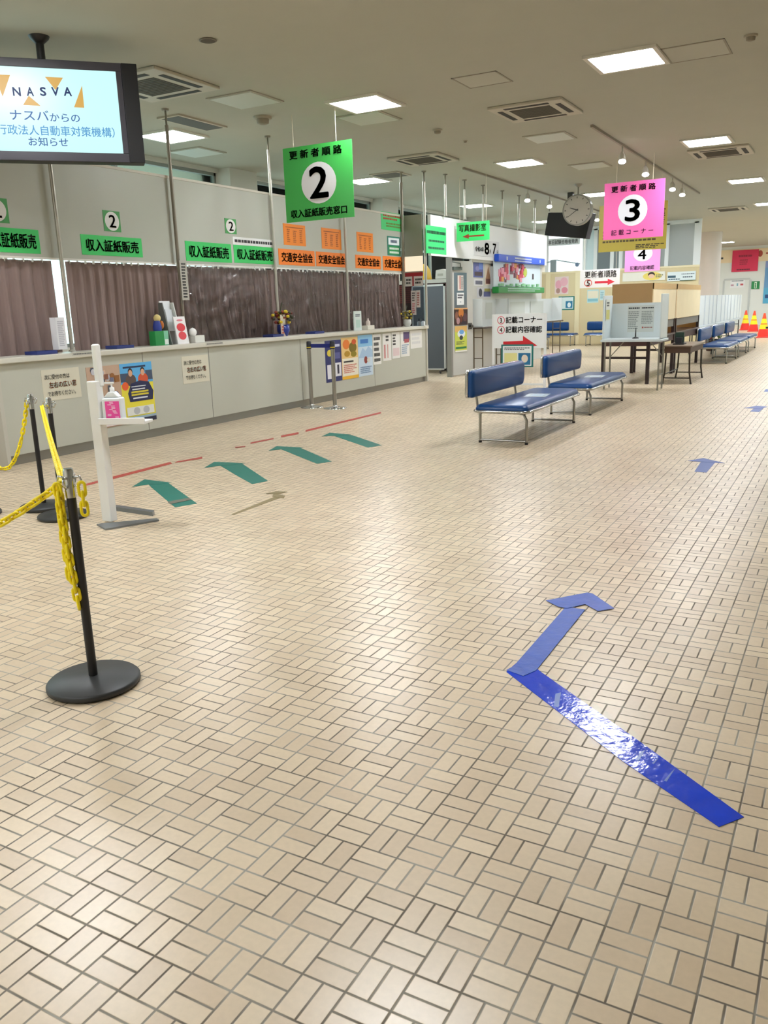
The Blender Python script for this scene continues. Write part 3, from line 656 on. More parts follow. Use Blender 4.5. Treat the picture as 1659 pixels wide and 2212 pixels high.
MB().lathe([(.035, CEIL-rb.z-.06), (.08, CEIL-rb.z-.02), (.09, CEIL-rb.z)], 20, c=(0, .03, 0)).build('ceiling_plate', BLACKM, t)

# ------------------------------------------------------------ hanging signs
def hang(name, label, Y, quad, hexc, texts, prints, strings, tilt=0.0, rough=.32, t=.006):
    a0, a1, z0, z1 = quadrect(('y', Y), quad)
    r = thing(name, label, 'sign', ((a0+a1)/2, Y, z0))
    fill(r, a1-a0, z1-z0, t, hexc, texts, prints, rough)
    W_ = a1-a0
    for s in strings: MB().tube([(-W_/2+s*W_, 0, z1-z0-.01), (-W_/2+s*W_, 0, CEIL-z0)], .004, 6).build('string', M('#d9cfb8', .6), r)
    return r
HY = 9.4
hang('hanging_sign', 'large green hanging sign with a number two in a white circle', HY, [(610, 322), (761, 300), (765, 468), (621, 482)], '#3fae4c',
     [('更 新 者 順 路', .10, .84, .86, .95, '#0b1c10', .03), ('2', .385, .30, .64, .70, '#151b2e', .022), ('収入証紙販売窓口', .08, .055, .90, .165, '#0b2410', .03)], [('o', .255, .22, .765, .77, '#e2dfe0')], (.16, .78))
hang('hanging_sign', 'large pink hanging sign with a number three in a white circle', 15.3, [(1306, 401), (1438, 381), (1432, 505), (1303, 524)], '#fb6fb8',
     [('更 新 者 順 路', .12, .83, .85, .94, '#1c1830', .025), ('3', .37, .31, .60, .68, '#1c1e30', .02), ('記 載 コ ー ナ ー', .14, .07, .84, .17, '#3a2440', .006)], [('o', .24, .22, .73, .77, '#f0f0f8')], (.2, .8))
hang('hanging_sign', 'yellow hanging notice sign behind the pink number three sign', 18.0, [(1295, 448), (1442, 430), (1440, 530), (1293, 552)], '#c9b84c', [],
     [('l', .56, .03, .97, .13, '#3a3420', 3), ('l', .06, .18, .96, .46, '#5a4e20', 4), ('l', .92, .5, .97, .85, '#5a3a20', 8)], (.1, .9))
hang('hanging_sign', 'pale pink hanging sign with a number four', 22.0, [(1350, 532), (1428, 527), (1425, 584), (1350, 588)], '#f5a4e6', [('4', .37, .46, .60, .84, '#262634', .012), ('記載内容確認', .16, .06, .84, .22, '#7a4a86', .01)], [('o', .24, .38, .78, .98, '#f6f2fa')], (.2, .8))
hang('hanging_sign', 'white hanging sign with a circled five and a red arrow', 21.0, [(1253, 585), (1339, 578), (1339, 618), (1253, 624)], '#f2efec', [('更新者順路', .12, .55, .92, .92, '#2c2c2c', .01), ('5', .175, .12, .255, .42, '#d9462e', .01)],
     [('ring', .11, .06, .31, .48, '#e0685a'), ('p', .38, .12, .88, .46, '#e0384a', [(0, .32), (.65, .32), (.65, 0), (1, .5), (.65, 1), (.65, .68), (0, .68)])], (.1, .9))
hang('hanging_sign', 'bright green hanging sign with red lettering and a red left arrow', 15.6, [(986, 482), (1057, 476), (1058, 517), (987, 523)], '#3fdc74', [('写真撮影室', .08, .50, .90, .88, '#9c4a24', .010)],
     [('p', .18, .12, .84, .38, '#9a3418', [(1, .35), (.3, .35), (.3, 0), (0, .5), (.3, 1), (.3, .65), (1, .65)])], (.1, .9), rough=.5)

# clock and the black hanging monitor
t = thing('wall_clock', 'round white-faced clock hanging from a ceiling rod', 'clock', (-5.31, 18.2, 3.28))
R_ = .31
n = 40
def disc(r, y, z=0): return [(r*math.cos(2*PI*j/n), y, z+r*math.sin(2*PI*j/n)) for j in range(n)]
m = MB(); vs = disc(R_, -.07)+disc(R_, .07); m.add(vs, [(j, j+n, (j+1) % n+n, (j+1) % n) for j in range(n)], 0, True); m.add(disc(R_, .07), [tuple(range(n))[::-1]]); vs = disc(R_, -.07)+disc(R_*.92, -.07); m.add(vs, [(j, (j+1) % n, (j+1) % n+n, j+n) for j in range(n)]); m.build('case', M('#8c8a82', .35, .3), t)
MB().add(disc(R_*.92, -.064), [tuple(range(n))]).build('face', M('#b9b4aa', .5), t)
m = MB()
for k in range(12):
    a = k*PI/6; r1, r2 = R_*.74, R_*.86; w_ = .008
    dx, dz = math.sin(a), math.cos(a)
    m.add([(dx*r1-dz*w_, -.066, dz*r1+dx*w_), (dx*r1+dz*w_, -.066, dz*r1-dx*w_), (dx*r2+dz*w_, -.066, dz*r2-dx*w_), (dx*r2-dz*w_, -.066, dz*r2+dx*w_)], [(0, 1, 2, 3)])
m.build('hour_marks', M('#4a4844', .5), t)
def hand(a, L, w_, nm):
    dx, dz = math.sin(a), math.cos(a)
    MB().add([(-dx*.03-dz*w_, -.069, -dz*.03+dx*w_), (-dx*.03+dz*w_, -.069, -dz*.03-dx*w_), (dx*L+dz*w_*.6, -.069, dz*L-dx*w_*.6), (dx*L-dz*w_*.6, -.069, dz*L+dx*w_*.6)], [(0, 1, 2, 3)]).build(nm, M('#2c2a28', .5), t)
hand(math.radians(288), .16, .010, 'hour_hand'); hand(math.radians(236), .24, .007, 'minute_hand')
MB().tube([(0, 0, R_-.01), (0, 0, CEIL-3.28)], .018, 10).build('rod', M('#9a958a', .4, .5), t)
MB().lathe([(.03, CEIL-3.28-.06), (.07, CEIL-3.28-.03), (.08, CEIL-3.28)], 16).build('ceiling_plate', M('#9a958a', .5), t)
Y_ = 19.3; P = [ony(x, y, Y_) for x, y in ((1184, 459), (1279, 459), (1265, 515), (1176, 508))]
t = thing('monitor', 'black hanging monitor behind the clock, screen dark', 'monitor', (-5.85, Y_, P[3].z))
pts = [(p.x+5.85, p.z-P[3].z) for p in P]
MB().prism_y(pts[::-1], 0, .35).build('case', M('#0b0b0d', .5), t, .012)
MB().box(-.06, .06, .12, .24, .40, CEIL-P[3].z).build('bracket', M('#3a3a3a', .5), t)

# ------------------------------------------------------------ wall beyond the counter
RX = -7.0
w = MB()
YE = onx(1181, 560, RX).y
w.box(RX-.06, RX, 14.56, YE, 2.33, 3.05)
struct('wall_side', w, M('#f8fafb', .5))
w = MB(); w.box(RX-.18, RX-.12, 16.5, YE, 0, 2.33); w.box(RX-.18, RX-.02, 16.5, 16.53, 0, 2.33); w.box(RX-.18, RX-.06, 16.5, YE, 2.28, 2.33)
struct('wall_recess', w, M('#cfcfca', .5))
w = MB().box(RX-.16, RX-.06, 15.56, 15.64, 0, 2.33); struct('trim_1', w, M('#8f8f8a', .4, .3))
# the door, slightly ajar
p0 = Vector((-7.13, 15.70, 0)); p1_ = Vector((-6.97, 16.45, 0)); dd = p1_-p0; DL = dd.length
t = thing('door', 'grey hinged door standing ajar with posters and a narrow window', 'door', p0, math.atan2(dd.y, dd.x))
MB().box(0, DL, -.0, .045, .02, 2.28).build('leaf', M('#c6c6c2', .5), t)
MB().box(.16*DL, .72*DL, -.006, .0, 1.28, 2.05).build('window_pane', M('#5d6a74', .15), t)
MB().box(.78*DL, .94*DL, -.012, -.0, .92, 1.05).build('lock_plate', M('#6c6a66', .35, .8), t); MB().ball((.86*DL, -.05, .985), .035, .035, .035).build('knob', M('#5a5854', .3, .8), t)
MB().box(.05, .34, -.05, 0, 2.10, 2.16).build('closer', M('#5d6660', .5), t); MB().tube([(.3, -.04, 2.14), (.12, -.16, 2.22), (.02, -.02, 2.26)], .012).build('closer_arm', M('#5d6660', .5), t)
def door_sheet(nm, lb, x0, x1, z0, z1, hc, prints):
    q = p0+dd.normalized()*((x0+x1)/2*DL); nrm = Vector((dd.y, -dd.x, 0)).normalized()
    r = thing(nm, lb, 'poster', (q.x+nrm.x*.008, q.y+nrm.y*.008, z0), math.atan2(dd.y, dd.x)); fill(r, (x1-x0)*DL, z1-z0, .003, hc, (), prints, .4)
door_sheet('notice_sheet', 'narrow white and red sheet at the top of the door window', .30, .56, 1.70, 2.0, '#e9dcd8', [('r', .3, .1, .5, .95, '#c97a74'), ('l', .6, .1, .95, .9, '#8a8a8a', 6)])
door_sheet('notice_sheet', 'small white lettered sheet at the bottom of the door window', .26, .58, 1.42, 1.66, '#eef0f2', [('l', .1, .5, .9, .9, '#3a3a4a', 2), ('r', .4, .2, .6, .28, '#8a9aa8')])
door_sheet('poster', 'dark brown photo poster of a crowd in the middle of the door', .14, .74, 1.02, 1.36, '#3c2420', [('o', .3, .45, .7, 1, '#c97a34'), ('o', .05, .3, .3, .8, '#8a5a48'), ('o', .65, .2, .95, .7, '#5a3a44'), ('o', .15, .05, .4, .45, '#b08a90'), ('r', .5, .0, .9, .2, '#2a2030'), ('r', 0, .92, 1, 1, '#d9a874'), ('o', .42, .15, .58, .6, '#6a3020')])
door_sheet('poster', 'yellow and green poster with a white mascot shape low on the door', .16, .70, .48, 1.0, '#c9d45a', [('r', 0, .78, 1, 1, '#dcb26a'), ('o', .2, .55, .85, .85, '#e9eef2'), ('o', .35, .68, .75, .86, '#6aa4e0'), ('o', .36, .46, .66, .64, '#3a3f44'), ('l', .1, .28, .8, .42, '#5a6a4a', 3), ('r', .05, .12, .95, .2, '#2f7d4a'), ('r', 0, 0, 1, .06, '#f0efe6')])
# behind the doorway
t = thing('folding_screen', 'dark grey office screen on castors inside the doorway', 'screen', (-7.95, 16.5, 0))
MB().box(-.42, .30, -.02, .02, .10, 1.82).build('panel', M('#54595f', .8), t)
m = MB(); m.box(-.45, .33, -.025, .025, 1.82, 1.86); m.box(-.45, .33, -.025, .025, .07, .10); m.box(.30, .33, -.025, .025, .07, 1.86); m.box(-.45, -.42, -.025, .025, .07, 1.86); m.build('frame', M('#c9cac8', .4, .3), t)
for x in (-.4, .28):
    g = MB().box(x-.02, x+.02, -.2, .2, .04, .07); g.build('foot', M('#3a3432', .5), t)
    for yy in (-.18, .18): MB().tube([(x-.012, yy, .025), (x+.012, yy, .025)], .025, 12).build('castor', BLACKM, t)
t = thing('shelf_unit', 'white shelf with dark red slatted front seen through the doorway', 'shelf', (-8.6, 17.6, 0))
MB().box(-.7, .6, 0, .4, 1.92, 2.0).build('top_board', M('#c9c6bc', .5), t)
m = MB().box(-.7, .6, .02, .38, 0, 1.92, 0)
for i in range(9): m.box(-.7, .6, .0, .02, 1.50+i*.045, 1.53+i*.045, 1)
m.build('body', [M('#3c1d1a', .6), M('#6a2a24', .5)], t)
for nm, lb, x, w_, h_, hc in (('carton', 'yellow carton on the shelf through the doorway', -8.75, .36, .36, '#f2c230'), ('paper_bag', 'white plastic bag on the shelf through the doorway', -8.22, .34, .22, '#d6d2c8')):
    t = thing(nm, lb, 'box', (x, 17.75, 2.0)); MB().prism_y([(-w_/2, 0), (w_/2, 0), (w_/2*.8, h_*.6), (w_*.1, h_), (-w_/2*.9, h_*.9)], -.12, .12).build('body', M(hc, .6), t, .02); MB().box(-w_*.3, w_*.1, -.125, -.12, h_*.3, h_*.55).build('label', M('#8c6a34' if hc[1] == 'f' else '#b2ada0', .6), t)

RP = ('x', RX)
board('notice_sheet', 'green notice with black lettering on the white panel right of the counter end', 'sign', RP, [(919, 486), (962, 492), (965, 551), (921, 546)], '#44d982', prints=[('l', .04, .68, .96, .86, '#16382a', 1), ('l', .12, .40, .9, .52, '#2a5a44', 1), ('l', .1, .14, .9, .27, '#2a5a44', 1)])
board('date_board', 'white date board with large black numerals above the posters', 'sign', RP, [(1022, 517), (1076, 522), (1077, 556), (1023, 552)], '#e4e6e9', [('令和4年', .04, .24, .38, .56, '#2a2a2e', .02), ('8', .42, .14, .58, .84, '#1c1c22', .03), ('月', .60, .2, .66, .44, '#1c1c22', .01), ('7', .74, .2, .88, .86, '#1c1c22', .01), ('日', .91, .2, .96, .44, '#1c1c22', .01)], t=.01)
for lb, q, hc, pr in (('blue and purple poster left of the case with the blue header', [(1022, 563), (1043, 565), (1044, 600), (1023, 599)], '#5c66a8', [('r', .1, .1, .9, .35, '#4a3a44'), ('o', .2, .4, .6, .7, '#8a8ac0'), ('r', .55, .5, .95, .98, '#6f8ed8')]),
                      ('small white and grey notice under the blue poster', [(1023, 602), (1043, 603), (1044, 618), (1024, 617)], '#e6e6ea', [('r', .15, .2, .9, .75, '#6a6c80')]),
                      ('poster of a tan pyramid shape left of the case with the blue header', [(1047, 570), (1060, 572), (1061, 616), (1048, 615)], '#e3d4c4', [('p', .1, .3, .9, .9, '#a87c5c', [(0, 0), (1, 0), (.5, 1)]), ('r', .1, .05, .9, .3, '#6a3a30')]),
                      ('teal poster with an orange top left of the case with the blue header', [(1061, 565), (1070, 567), (1071, 615), (1062, 614)], '#7fa6a8', [('r', .2, .65, .9, .95, '#c87a60'), ('r', .5, .2, .65, .7, '#2a6a7a')]),
                      ('small poster of dark figures on the wall above the near writing booth', [(1030, 620), (1060, 622), (1061, 643), (1031, 643)], '#cfcfd8', [('o', .1, .1, .35, .9, '#3a3a4a'), ('r', .45, .1, .95, .6, '#5a5f94'), ('r', .5, .6, .9, .9, '#a8a45a')])):
    board('poster', lb, 'poster', ('x', RX-.12), q, hc, prints=pr, group='posters on the white wall')
# display case with blue header and green footer
a0, a1, z0, z1 = quadrect(('x', -6.9), [(1075, 547), (1175, 560), (1175, 636), (1076, 630)])
t = thing('display_case', 'wall display case with a blue header, figures and a green footer', 'display case', (RX-.12, (a0+a1)/2, z0), PI/2)
DW, DH = a1-a0, z1-z0
MB().box(-DW/2, DW/2, -.24, -.13, DH*.81, DH).build('header', M('#1c56d8', .35), t, .02); MB().box(-DW/2+.1, DW/2-.1, -.11, 0, DH*.12, DH*.70).build('wall_mount', M('#c9d0d4', .5), t)
MB().box(-DW/2, DW/2, -.24, -.08, 0, DH*.17).build('footer', M('#1f8a3c', .4), t, .02)
MB().box(-DW/2+.02, DW/2-.02, -.13, -.10, DH*.10, DH*.85).build('back_panel', M('#d5e2ea', .5), t)
g = MB(); mats = [M(h, .5) for h in ('#c9485e', '#e79ab0', '#e8a45c', '#7a4a5a', '#8fc49a', '#b4c24c', '#4a3a48')]
r3 = random.Random(11)
for i in range(46):
    x = -DW/2*.85+r3.random()*DW*.52; z = DH*(.24+r3.random()*.48); q_ = .06+.10*r3.random(); MB().box(x, x+q_*1.4, -.134-.0006*i, -.13, z, z+q_).build('figurine', mats[r3.randrange(4)], t)
for i in range(16): x = -DW/2*.9+r3.random()*DW*.85; MB().box(x, x+.12, -.17-.0003*i, -.13, DH*.19, DH*(.22+.05*r3.random())).build('leaf_card', mats[4], t)
MB().ball((DW*.13, -.135, DH*.58), .14, .02, .11).build('badge', mats[5], t); MB().box(DW*.3, DW*.33, -.14, -.13, DH*.4, DH*.55).build('tag_card', mats[6], t)
g = MB()
for i in range(26):
    x = -DW*.18+i*DW*.014; g.box(x, x+DW*.010, -.243, -.23, DH*.91, DH*.95); g.box(x, x+DW*.010, -.243, -.23, DH*.845, DH*.875)
for i in range(34):
    x = -DW*.32+i*DW*.021; g.box(x, x+DW*.015, -.243, -.23, DH*.105, DH*.125); 
    if i < 28: g.box(x, x+DW*.015, -.243, -.23, DH*.05, DH*.068)
g.box(-DW*.35, -DW*.33, -.243, -.23, DH*.86, DH*.95); g.box(DW*.37, DW*.39, -.243, -.23, DH*.86, DH*.95)
g.build('lettering', M('#dfe8f6', .5), t)
# wall side high tables with white writing booths
def booth_table(label, y0, y1, z, X0, X1, topc, legc, name='writing_table', grp=None):
    t = thing(name, label, 'table', ((X0+X1)/2, (y0+y1)/2, 0), 0, grp); hx, hy = (X1-X0)/2, (y1-y0)/2
    MB().box(-hx, hx, -hy, hy, z-.035, z).build('tabletop', M(topc, .45), t, .006)
    for sx_ in (-1, 1):
        for sy_ in (-1, 1): MB().tube([(sx_*(hx-.05), sy_*(hy-.12), 0), (sx_*(hx-.05), sy_*(hy-.12), z-.035)], .014, 8).build('leg', M(legc, .35, .5), t)
    if name == 'folding_table':
        for sx_ in (-1, 1): MB().tube([(sx_*(hx-.05), -hy+.12, .24), (sx_*(hx-.05), hy-.12, .24)], .010, 8).build('brace', M(legc, .35, .5), t); MB().tube([(sx_*(hx-.05), hy-.12, .50), (sx_*(hx-.28), hy-.12, z-.035)], .008, 8).build('strut', M(legc, .35, .5), t)
    else:
      for sy_ in (-1, 1):
        for zz in (.25*z/.8, .62*z/.8): MB().tube([(-hx+.05, sy_*(hy-.12), zz), (hx-.05, sy_*(hy-.12), zz)], .010, 8).build('brace', M(legc, .35, .5), t)
    return t
def booth(label, x0, x1, y0, y1, z, hb, hf, hexc, opening, grp, mats=None, name='writing_booth'):
    """three-sided screen; opening 'x' faces +x, 'y' faces -y"""
    t = thing(name, label, 'booth', ((x0+x1)/2, (y0+y1)/2, z), 0, grp); hx, hy = (x1-x0)/2, (y1-y0)/2; w_ = .018; mm = M(hexc, .4)
    if opening == 'x':
        MB().box(-hx, -hx+w_, -hy, hy, 0, hb).build('back_panel', mm, t)
        for s in (-1, 1): MB().box(-hx, hx, min(s*hy, s*(hy-w_)), max(s*hy, s*(hy-w_)), 0, hf).build('side_panel', mm, t, .004)
    else:
        MB().box(-hx, hx, hy-w_, hy, 0, hb).build('back_panel', mm, t)
        for s in (-1, 1): MB().box(min(s*hx, s*(hx-w_)), max(s*hx, s*(hx-w_)), -hy, hy, 0, hf).build('side_panel', mm, t, .004)
    MB().box(-hx, hx, -hy, hy, 0, .012).build('base', mm, t)
    return t
BZ = .95; BX0, BX1 = -7.11, -6.83
yb = [16.62, onx(1098, 690, BX1).y, onx(1215, 690, BX1).y]
booth_table('tall brown wall table carrying the near white writing booth', yb[0]-.02, yb[1]-.02, BZ, BX0, BX1+.02, '#4a3c30', '#6b5d4a', grp='tall tables along the white wall')
booth_table('tall brown wall table carrying the far white writing booth', yb[1]+.02, yb[2]+.02, BZ, BX0, BX1+.02, '#4a3c30', '#6b5d4a', grp='tall tables along the white wall')
for k in (0, 1):
    tt = booth(['near white writing booth on the tall wall table beside the door', 'far white writing booth on the tall wall table under the green footer'][k], BX0, BX1, yb[k]+.02, yb[k+1]-.06, BZ, .56, .58, '#d3d8d8', 'x', 'white booths along the wall')
    L_ = yb[k+1]-yb[k]
    for q in (.2, .55): MB().add([(-.115, -L_/2+q*L_, .15), (-.115, -L_/2+(q+.25)*L_, .15), (-.115, -L_/2+(q+.25)*L_, .5), (-.115, -L_/2+q*L_, .5)], [(0, 1, 2, 3)]).build('instruction_sheet', M('#c4c9c4', .5), tt)

# ------------------------------------------------------------ cream partition across the hall
WY = 28.6
w = MB()
WE = ony(1509, 600, WY).x
w.box(-9.7, WE, WY, WY+.08, 0, 2.36)
struct('wall_cream', w, M('#ddcda4', .6))
w = MB()
for px in (1184, 1247): x = ony(px, 660, WY).x; w.box(x-.08, x+.08, WY-.03, WY, 0, 2.40)
w.box(-9.7, WE, WY-.02, WY+.09, 2.36, 2.42)
struct('trim_2', w, M('#f0e3bd', .5))
# glazed upper partition: grey panes between white mullions
w = MB()
xs = [ony(px, 540, WY).x for px in (1181, 1262, 1286, 1322, 1341, 1440, 1502)]
for x in xs: w.box(x-.06, x+.06, WY+.02, WY+.10, 2.42, 3.72)
w.box(-9.7, WE, WY+.02, WY+.10, 3.68, CEIL); w.box(xs[-1]+.06, WE, WY+.02, WY+.10, 2.42, 3.68)
struct('trim_3', w, M('#e9eef0', .4))
pn = [(xs[1]+.06, xs[2]-.06, '#cfe2e8'), (xs[2]+.06, xs[3]-.06, '#6f7a80'), (xs[3]+.06, xs[4]-.06, '#7f8a8e'), (xs[4]+.06, xs[5]-.06, '#9aa2a2'), (xs[5]+.06, xs[6]-.06, '#a4abab')]
w = MB()
mats = []
for i, (a, b, h) in enumerate(pn): w.box(a, b, WY+.04, WY+.07, 2.42, 3.68, i); mats.append(M(h, .3))
struct('wall_upper', w, mats)
w = MB().box(xs[0]+.06, xs[1]-.06, WY+.05, WY+.06, 2.42, 3.68); struct('window_7', w, M('#eef8fb', .3, emit=1.8))

CP = ('y', WY)
board('poster', 'pink blossom poster on the cream partition', 'poster', CP, [(1198, 598), (1228, 597), (1228, 635), (1199, 636)], '#ead6d2', prints=[('o', .05, .3, .5, .8, '#e8a8b8'), ('o', .4, .45, .95, .95, '#eab4c0'), ('o', .5, .05, .95, .4, '#d98a98'), ('o', .1, .05, .4, .35, '#b08a80')])
board('poster', 'teal framed notice with a blue picture on the cream partition', 'poster', CP, [(1206, 641), (1241, 639), (1241, 669), (1207, 671)], '#2f7f78', prints=[('r', .08, .1, .92, .92, '#dfeeee'), ('r', .45, .15, .88, .65, '#2f7fa8'), ('o', .56, .2, .78, .55, '#e6f0f4')])
board('poster', 'pale blue landscape poster under the hanging five sign', 'poster', CP, [(1268, 626), (1293, 625), (1293, 653), (1269, 655)], '#bfe0e2', prints=[('r', .05, .35, .95, .9, '#eae2cc'), ('r', .05, .1, .95, .3, '#8ac0cc')])
board('poster', 'small pale blue sheet right of the landscape poster', 'poster', CP, [(1295, 627), (1306, 626), (1306, 648), (1296, 649)], '#c8e2e6', prints=[('l', .15, .15, .85, .85, '#8ab2bc', 4)])
board('banner', 'white banner above a glass window at the far left partition, lettered in black', 'sign', ('y', WY-.02), [(1180, 517), (1253, 512), (1253, 528), (1181, 532)], '#e8eef2', [('本日試験合格者発表', .06, .2, .94, .8, '#3c4048', .01)])
t = thing('window_crank', 'dark pipe fitting on the glass above the cream partition', 'fitting', ony(1215, 580, WY-.02)); 
MB().tube([(-.55, 0, .22), (-.2, 0, .28), (.4, 0, .16), (.6, 0, .12)], .02, 10).build('arm', M('#9fb2ba', .4), t); MB().box(-.42, -.22, -.03, .03, -.1, .3).build('block', M('#8a979c', .5), t); MB().ball((.5, 0, .1), .07, .05, .07).build('knob', M('#6a7f9a', .4), t)
# signboard row above the booths
board('wall_sign', 'white wall sign with a smiling face on a yellow patch', 'sign', ('y', WY-.02), [(1345, 590), (1437, 586), (1437, 605), (1345, 608)], '#f2efe4', prints=[('o', .48, .02, .92, .98, '#f2dc74'), ('o', .60, .35, .76, .98, '#2c2220'), ('o', .61, .25, .75, .75, '#f4cdb0'), ('l', .78, .3, .95, .7, '#8a8a6a', 2)])
board('wall_sign', 'white wall sign with blue lettering left of the round column', 'sign', ('y', WY-.04), [(1441, 590), (1503, 583), (1503, 605), (1442, 608)], '#e4eff2', prints=[('r', .02, .35, .3, .6, '#3a5a6c'), ('l', .05, .1, .45, .3, '#4a6a7c', 1), ('l', .5, .65, .95, .8, '#5a6a78', 1), ('l', .55, .3, .9, .5, '#5a6a78', 1), ('r', .45, 0, 1, .06, '#3f6a5a')])
# round column and far end
t = thing('column', 'round white column beyond the cream partition', 'column', (-5.05, 35.0, 0)); tag(t, kind='structure')
MB().lathe([(.40, 0), (.40, CEIL)], 40).build('shaft', M('#cfc8c4', .5), t)
FP = ('y', FY)
a0, a1, z0, z1 = quadrect(FP, rect(1530, 538, 1700, 566))
t = thing('header_band', 'cream header band with red lettering on the far end wall', 'sign', ((a0+a1)/2, FY-.003, z0)); fill(t, a1-a0, z1-z0, .03, '#f4e2c0', (), [('l', .02, .25, .20, .5, '#444444', 1), ('r', .06, .55, .09, .85, '#d8584a'), ('r', .11, .6, .14, .8, '#c86a5a'), ('o', .64, .35, .70, .85, '#a84a3a'), ('l', .74, .5, .98, .7, '#a84a3a', 1)])
board('banner', 'crimson banner with dark lettering on the far end wall', 'banner', FP, [(1581, 543), (1640, 537), (1637, 584), (1582, 589)], '#d82f58', prints=[('l', .25, .65, .75, .8, '#8c1c3a', 1), ('l', .3, .3, .6, .58, '#a0243f', 3), ('l', .2, .05, .7, .14, '#4a1428', 1)], off=.06)
board('exit_sign', 'green emergency exit sign with a running figure on the far end wall', 'sign', FP, [(1623, 608), (1641, 607), (1641, 624), (1624, 625)], '#1f8a4c', prints=[('r', .35, .1, .65, .9, '#d9efe0'), ('o', .42, .55, .58, .8, '#1f8a4c'), ('r', .42, .15, .56, .55, '#1f8a4c')], off=.03)
board('notice_sheet', 'white notice with coloured corners on the far end wall under the crimson banner', 'sign', FP, [(1577, 603), (1609, 602), (1609, 621), (1578, 622)], '#f2f6fa', prints=[('l', .1, .7, .9, .85, '#5a6a7a', 1), ('r', .05, .2, .25, .4, '#c8a0b4'), ('r', .7, .25, .9, .45, '#c85a64'), ('r', .45, .2, .55, .5, '#7ab0c8')], off=.02)
board('poster', 'blue gradient poster at the right edge of the far end wall', 'poster', FP, [(1652, 560), (1690, 556), (1690, 654), (1650, 656)], '#6a9fd0', prints=[('r', 0, 0, 1, .35, '#59b0d8'), ('r', .1, .12, 1, .2, '#2a4f86'), ('r', 0, .8, 1, 1, '#8a9cd0')], off=.02)
w = MB()
for px in (1562, 1618): x = ony(px, 640, FY).x; w.box(x-.04, x+.04, FY-.05, FY, 0, 2.2)
w.box(ony(1562, 640, FY).x, ony(1618, 640, FY).x, FY-.05, FY, 2.2, 2.28); struct('door_1', w, M('#c3cacb', .5))

# ------------------------------------------------------------ benches
VINYL = M('#0d3f78', .32, spec=.4, noise=.10, scale=3, bump=.05); CHR = CHROME
def pad(x0, x1, y0, y1, z0, z1, r, n=6):
    """cushion with rounded plan corners and domed edge"""
    m = MB(); prof = [(0.0, 0.0), (0.0, .45), (.012, .8), (.035, 1.0)]; loops = []
    for ins, q in prof:
        X0, X1, Y0, Y1 = x0+ins, x1-ins, y0+ins, y1-ins; lp = []
        for cx, cy, a in ((X1-r, Y1-r, 0), (X0+r, Y1-r, 1), (X0+r, Y0+r, 2), (X1-r, Y0+r, 3)):
            for i in range(n+1): an = a*PI/2+i*PI/2/n; lp.append((cx+r*math.cos(an), cy+r*math.sin(an), z0+(z1-z0)*q))
        loops.append(lp)
    k = len(loops[0]); vs = [p for l in loops for p in l]; fs = []
    for i in range(len(loops)-1):
        for j in range(k): fs.append((i*k+j, i*k+(j+1) % k, (i+1)*k+(j+1) % k, (i+1)*k+j))
    fs.append(tuple(range((len(loops)-1)*k, len(loops)*k))); fs.append(tuple(range(k))[::-1])
    return m.add(vs, fs, 0, True)
def make_bench(label, loc, rz, L=1.88, grp='blue bench seats'):
    """seat along local y, backrest at -x"""
    t = thing('bench', label, 'bench', loc, rz, grp)
    pad(-.30, .28, -L/2, L/2, .335, .405, .07).build('seat', VINYL, t)
    m = MB().box(-.27, .25, -L/2+.03, L/2-.03, .315, .335); m.build('seat_pan', M('#3a3a3c', .5), t)
    pts = []
    for cx, cy, a in ((.21, L/2-.07, 0), (-.23, L/2-.07, 1), (-.23, -L/2+.07, 2), (.21, -L/2+.07, 3)):
        for i in range(6): an = a*PI/2+i*PI/10; pts.append((cx+.078*math.cos(an), cy+.078*math.sin(an), .338))
    MB().tube(pts, .016, 8, True).build('seat_trim', CHR, t)
    # backrest: pad lying in the y,z plane, built flat then stood up
    B = L*.84; y0, y1 = -L/2-.05, -L/2-.05+B
    fl = pad(-.14, .14, y0, y1, 0, .055, .05); sh = pad(-.146, .146, y0-.006, y1+.006, -.035, .004, .055)
    for mb, nm, mt in ((fl, 'backrest', VINYL), (sh, 'backrest_shell', CHR)):
        mb.v = [(-.335+z+.10*(.0-x)*-.25, y, .615-x*-1.0) for x, y, z in mb.v]
        mb.build(nm, mt, t)
    for yy in (y0+.20, y1-.22): MB().tube([(-.347, yy, .60), (-.335, yy, .50), (-.315, yy, .36), (-.27, yy, .325), (-.2, yy, .322)], .014, 8).build('backrest_post', STEEL, t)
    for yy in (-L/2+.08, L/2-.12):
        a, b = -.26, .25
        p_ = [(a, yy, .012), (a, yy, .30), (a+.03, yy, .325), (b-.09, yy, .325), (b-.03, yy, .31), (b, yy, .25), (b, yy, .012)]
        MB().tube(p_+[(b-.001, yy, .012)], .015, 8).build('leg', STEEL, t)
        MB().tube([(a, yy, .030), (b, yy, .030)], .012, 8).build('foot_rail', STEEL, t)
        for xx in (a, b): MB().lathe([(.018, 0), (.018, .022)], 10, c=(xx, yy, 0)).build('rubber_foot', BLACKM, t)
    return t
b0 = make_bench('blue vinyl bench nearest the camera, with chrome legs and a paper on its seat', (-3.09, 8.95, 0), 0)
dup(b0, (-3.09, 11.35, 0), 0, 'second blue bench from the camera, just behind the nearest one')
for i, (y, lb) in enumerate(((20.5, 'first blue bench of the row right of the brown desk'), (22.6, 'second blue bench of the row right of the brown desk'), (24.8, 'third blue bench of the row right of the brown desk, near the cones'))):
    dup(b0, (-2.62, y, 0), 0, lb)
dup(b0, (-6.75, 27.6, 0), -PI/2, 'blue bench against the cream partition, right of the teal framed notice')
dup(b0, (-8.95, 27.6, 0), -PI/2, 'blue bench against the cream partition below the teal framed notice')
dup(b0, (-8.6, 24.9, 0), 0, 'blue bench behind the white standing sign and the far wall table')
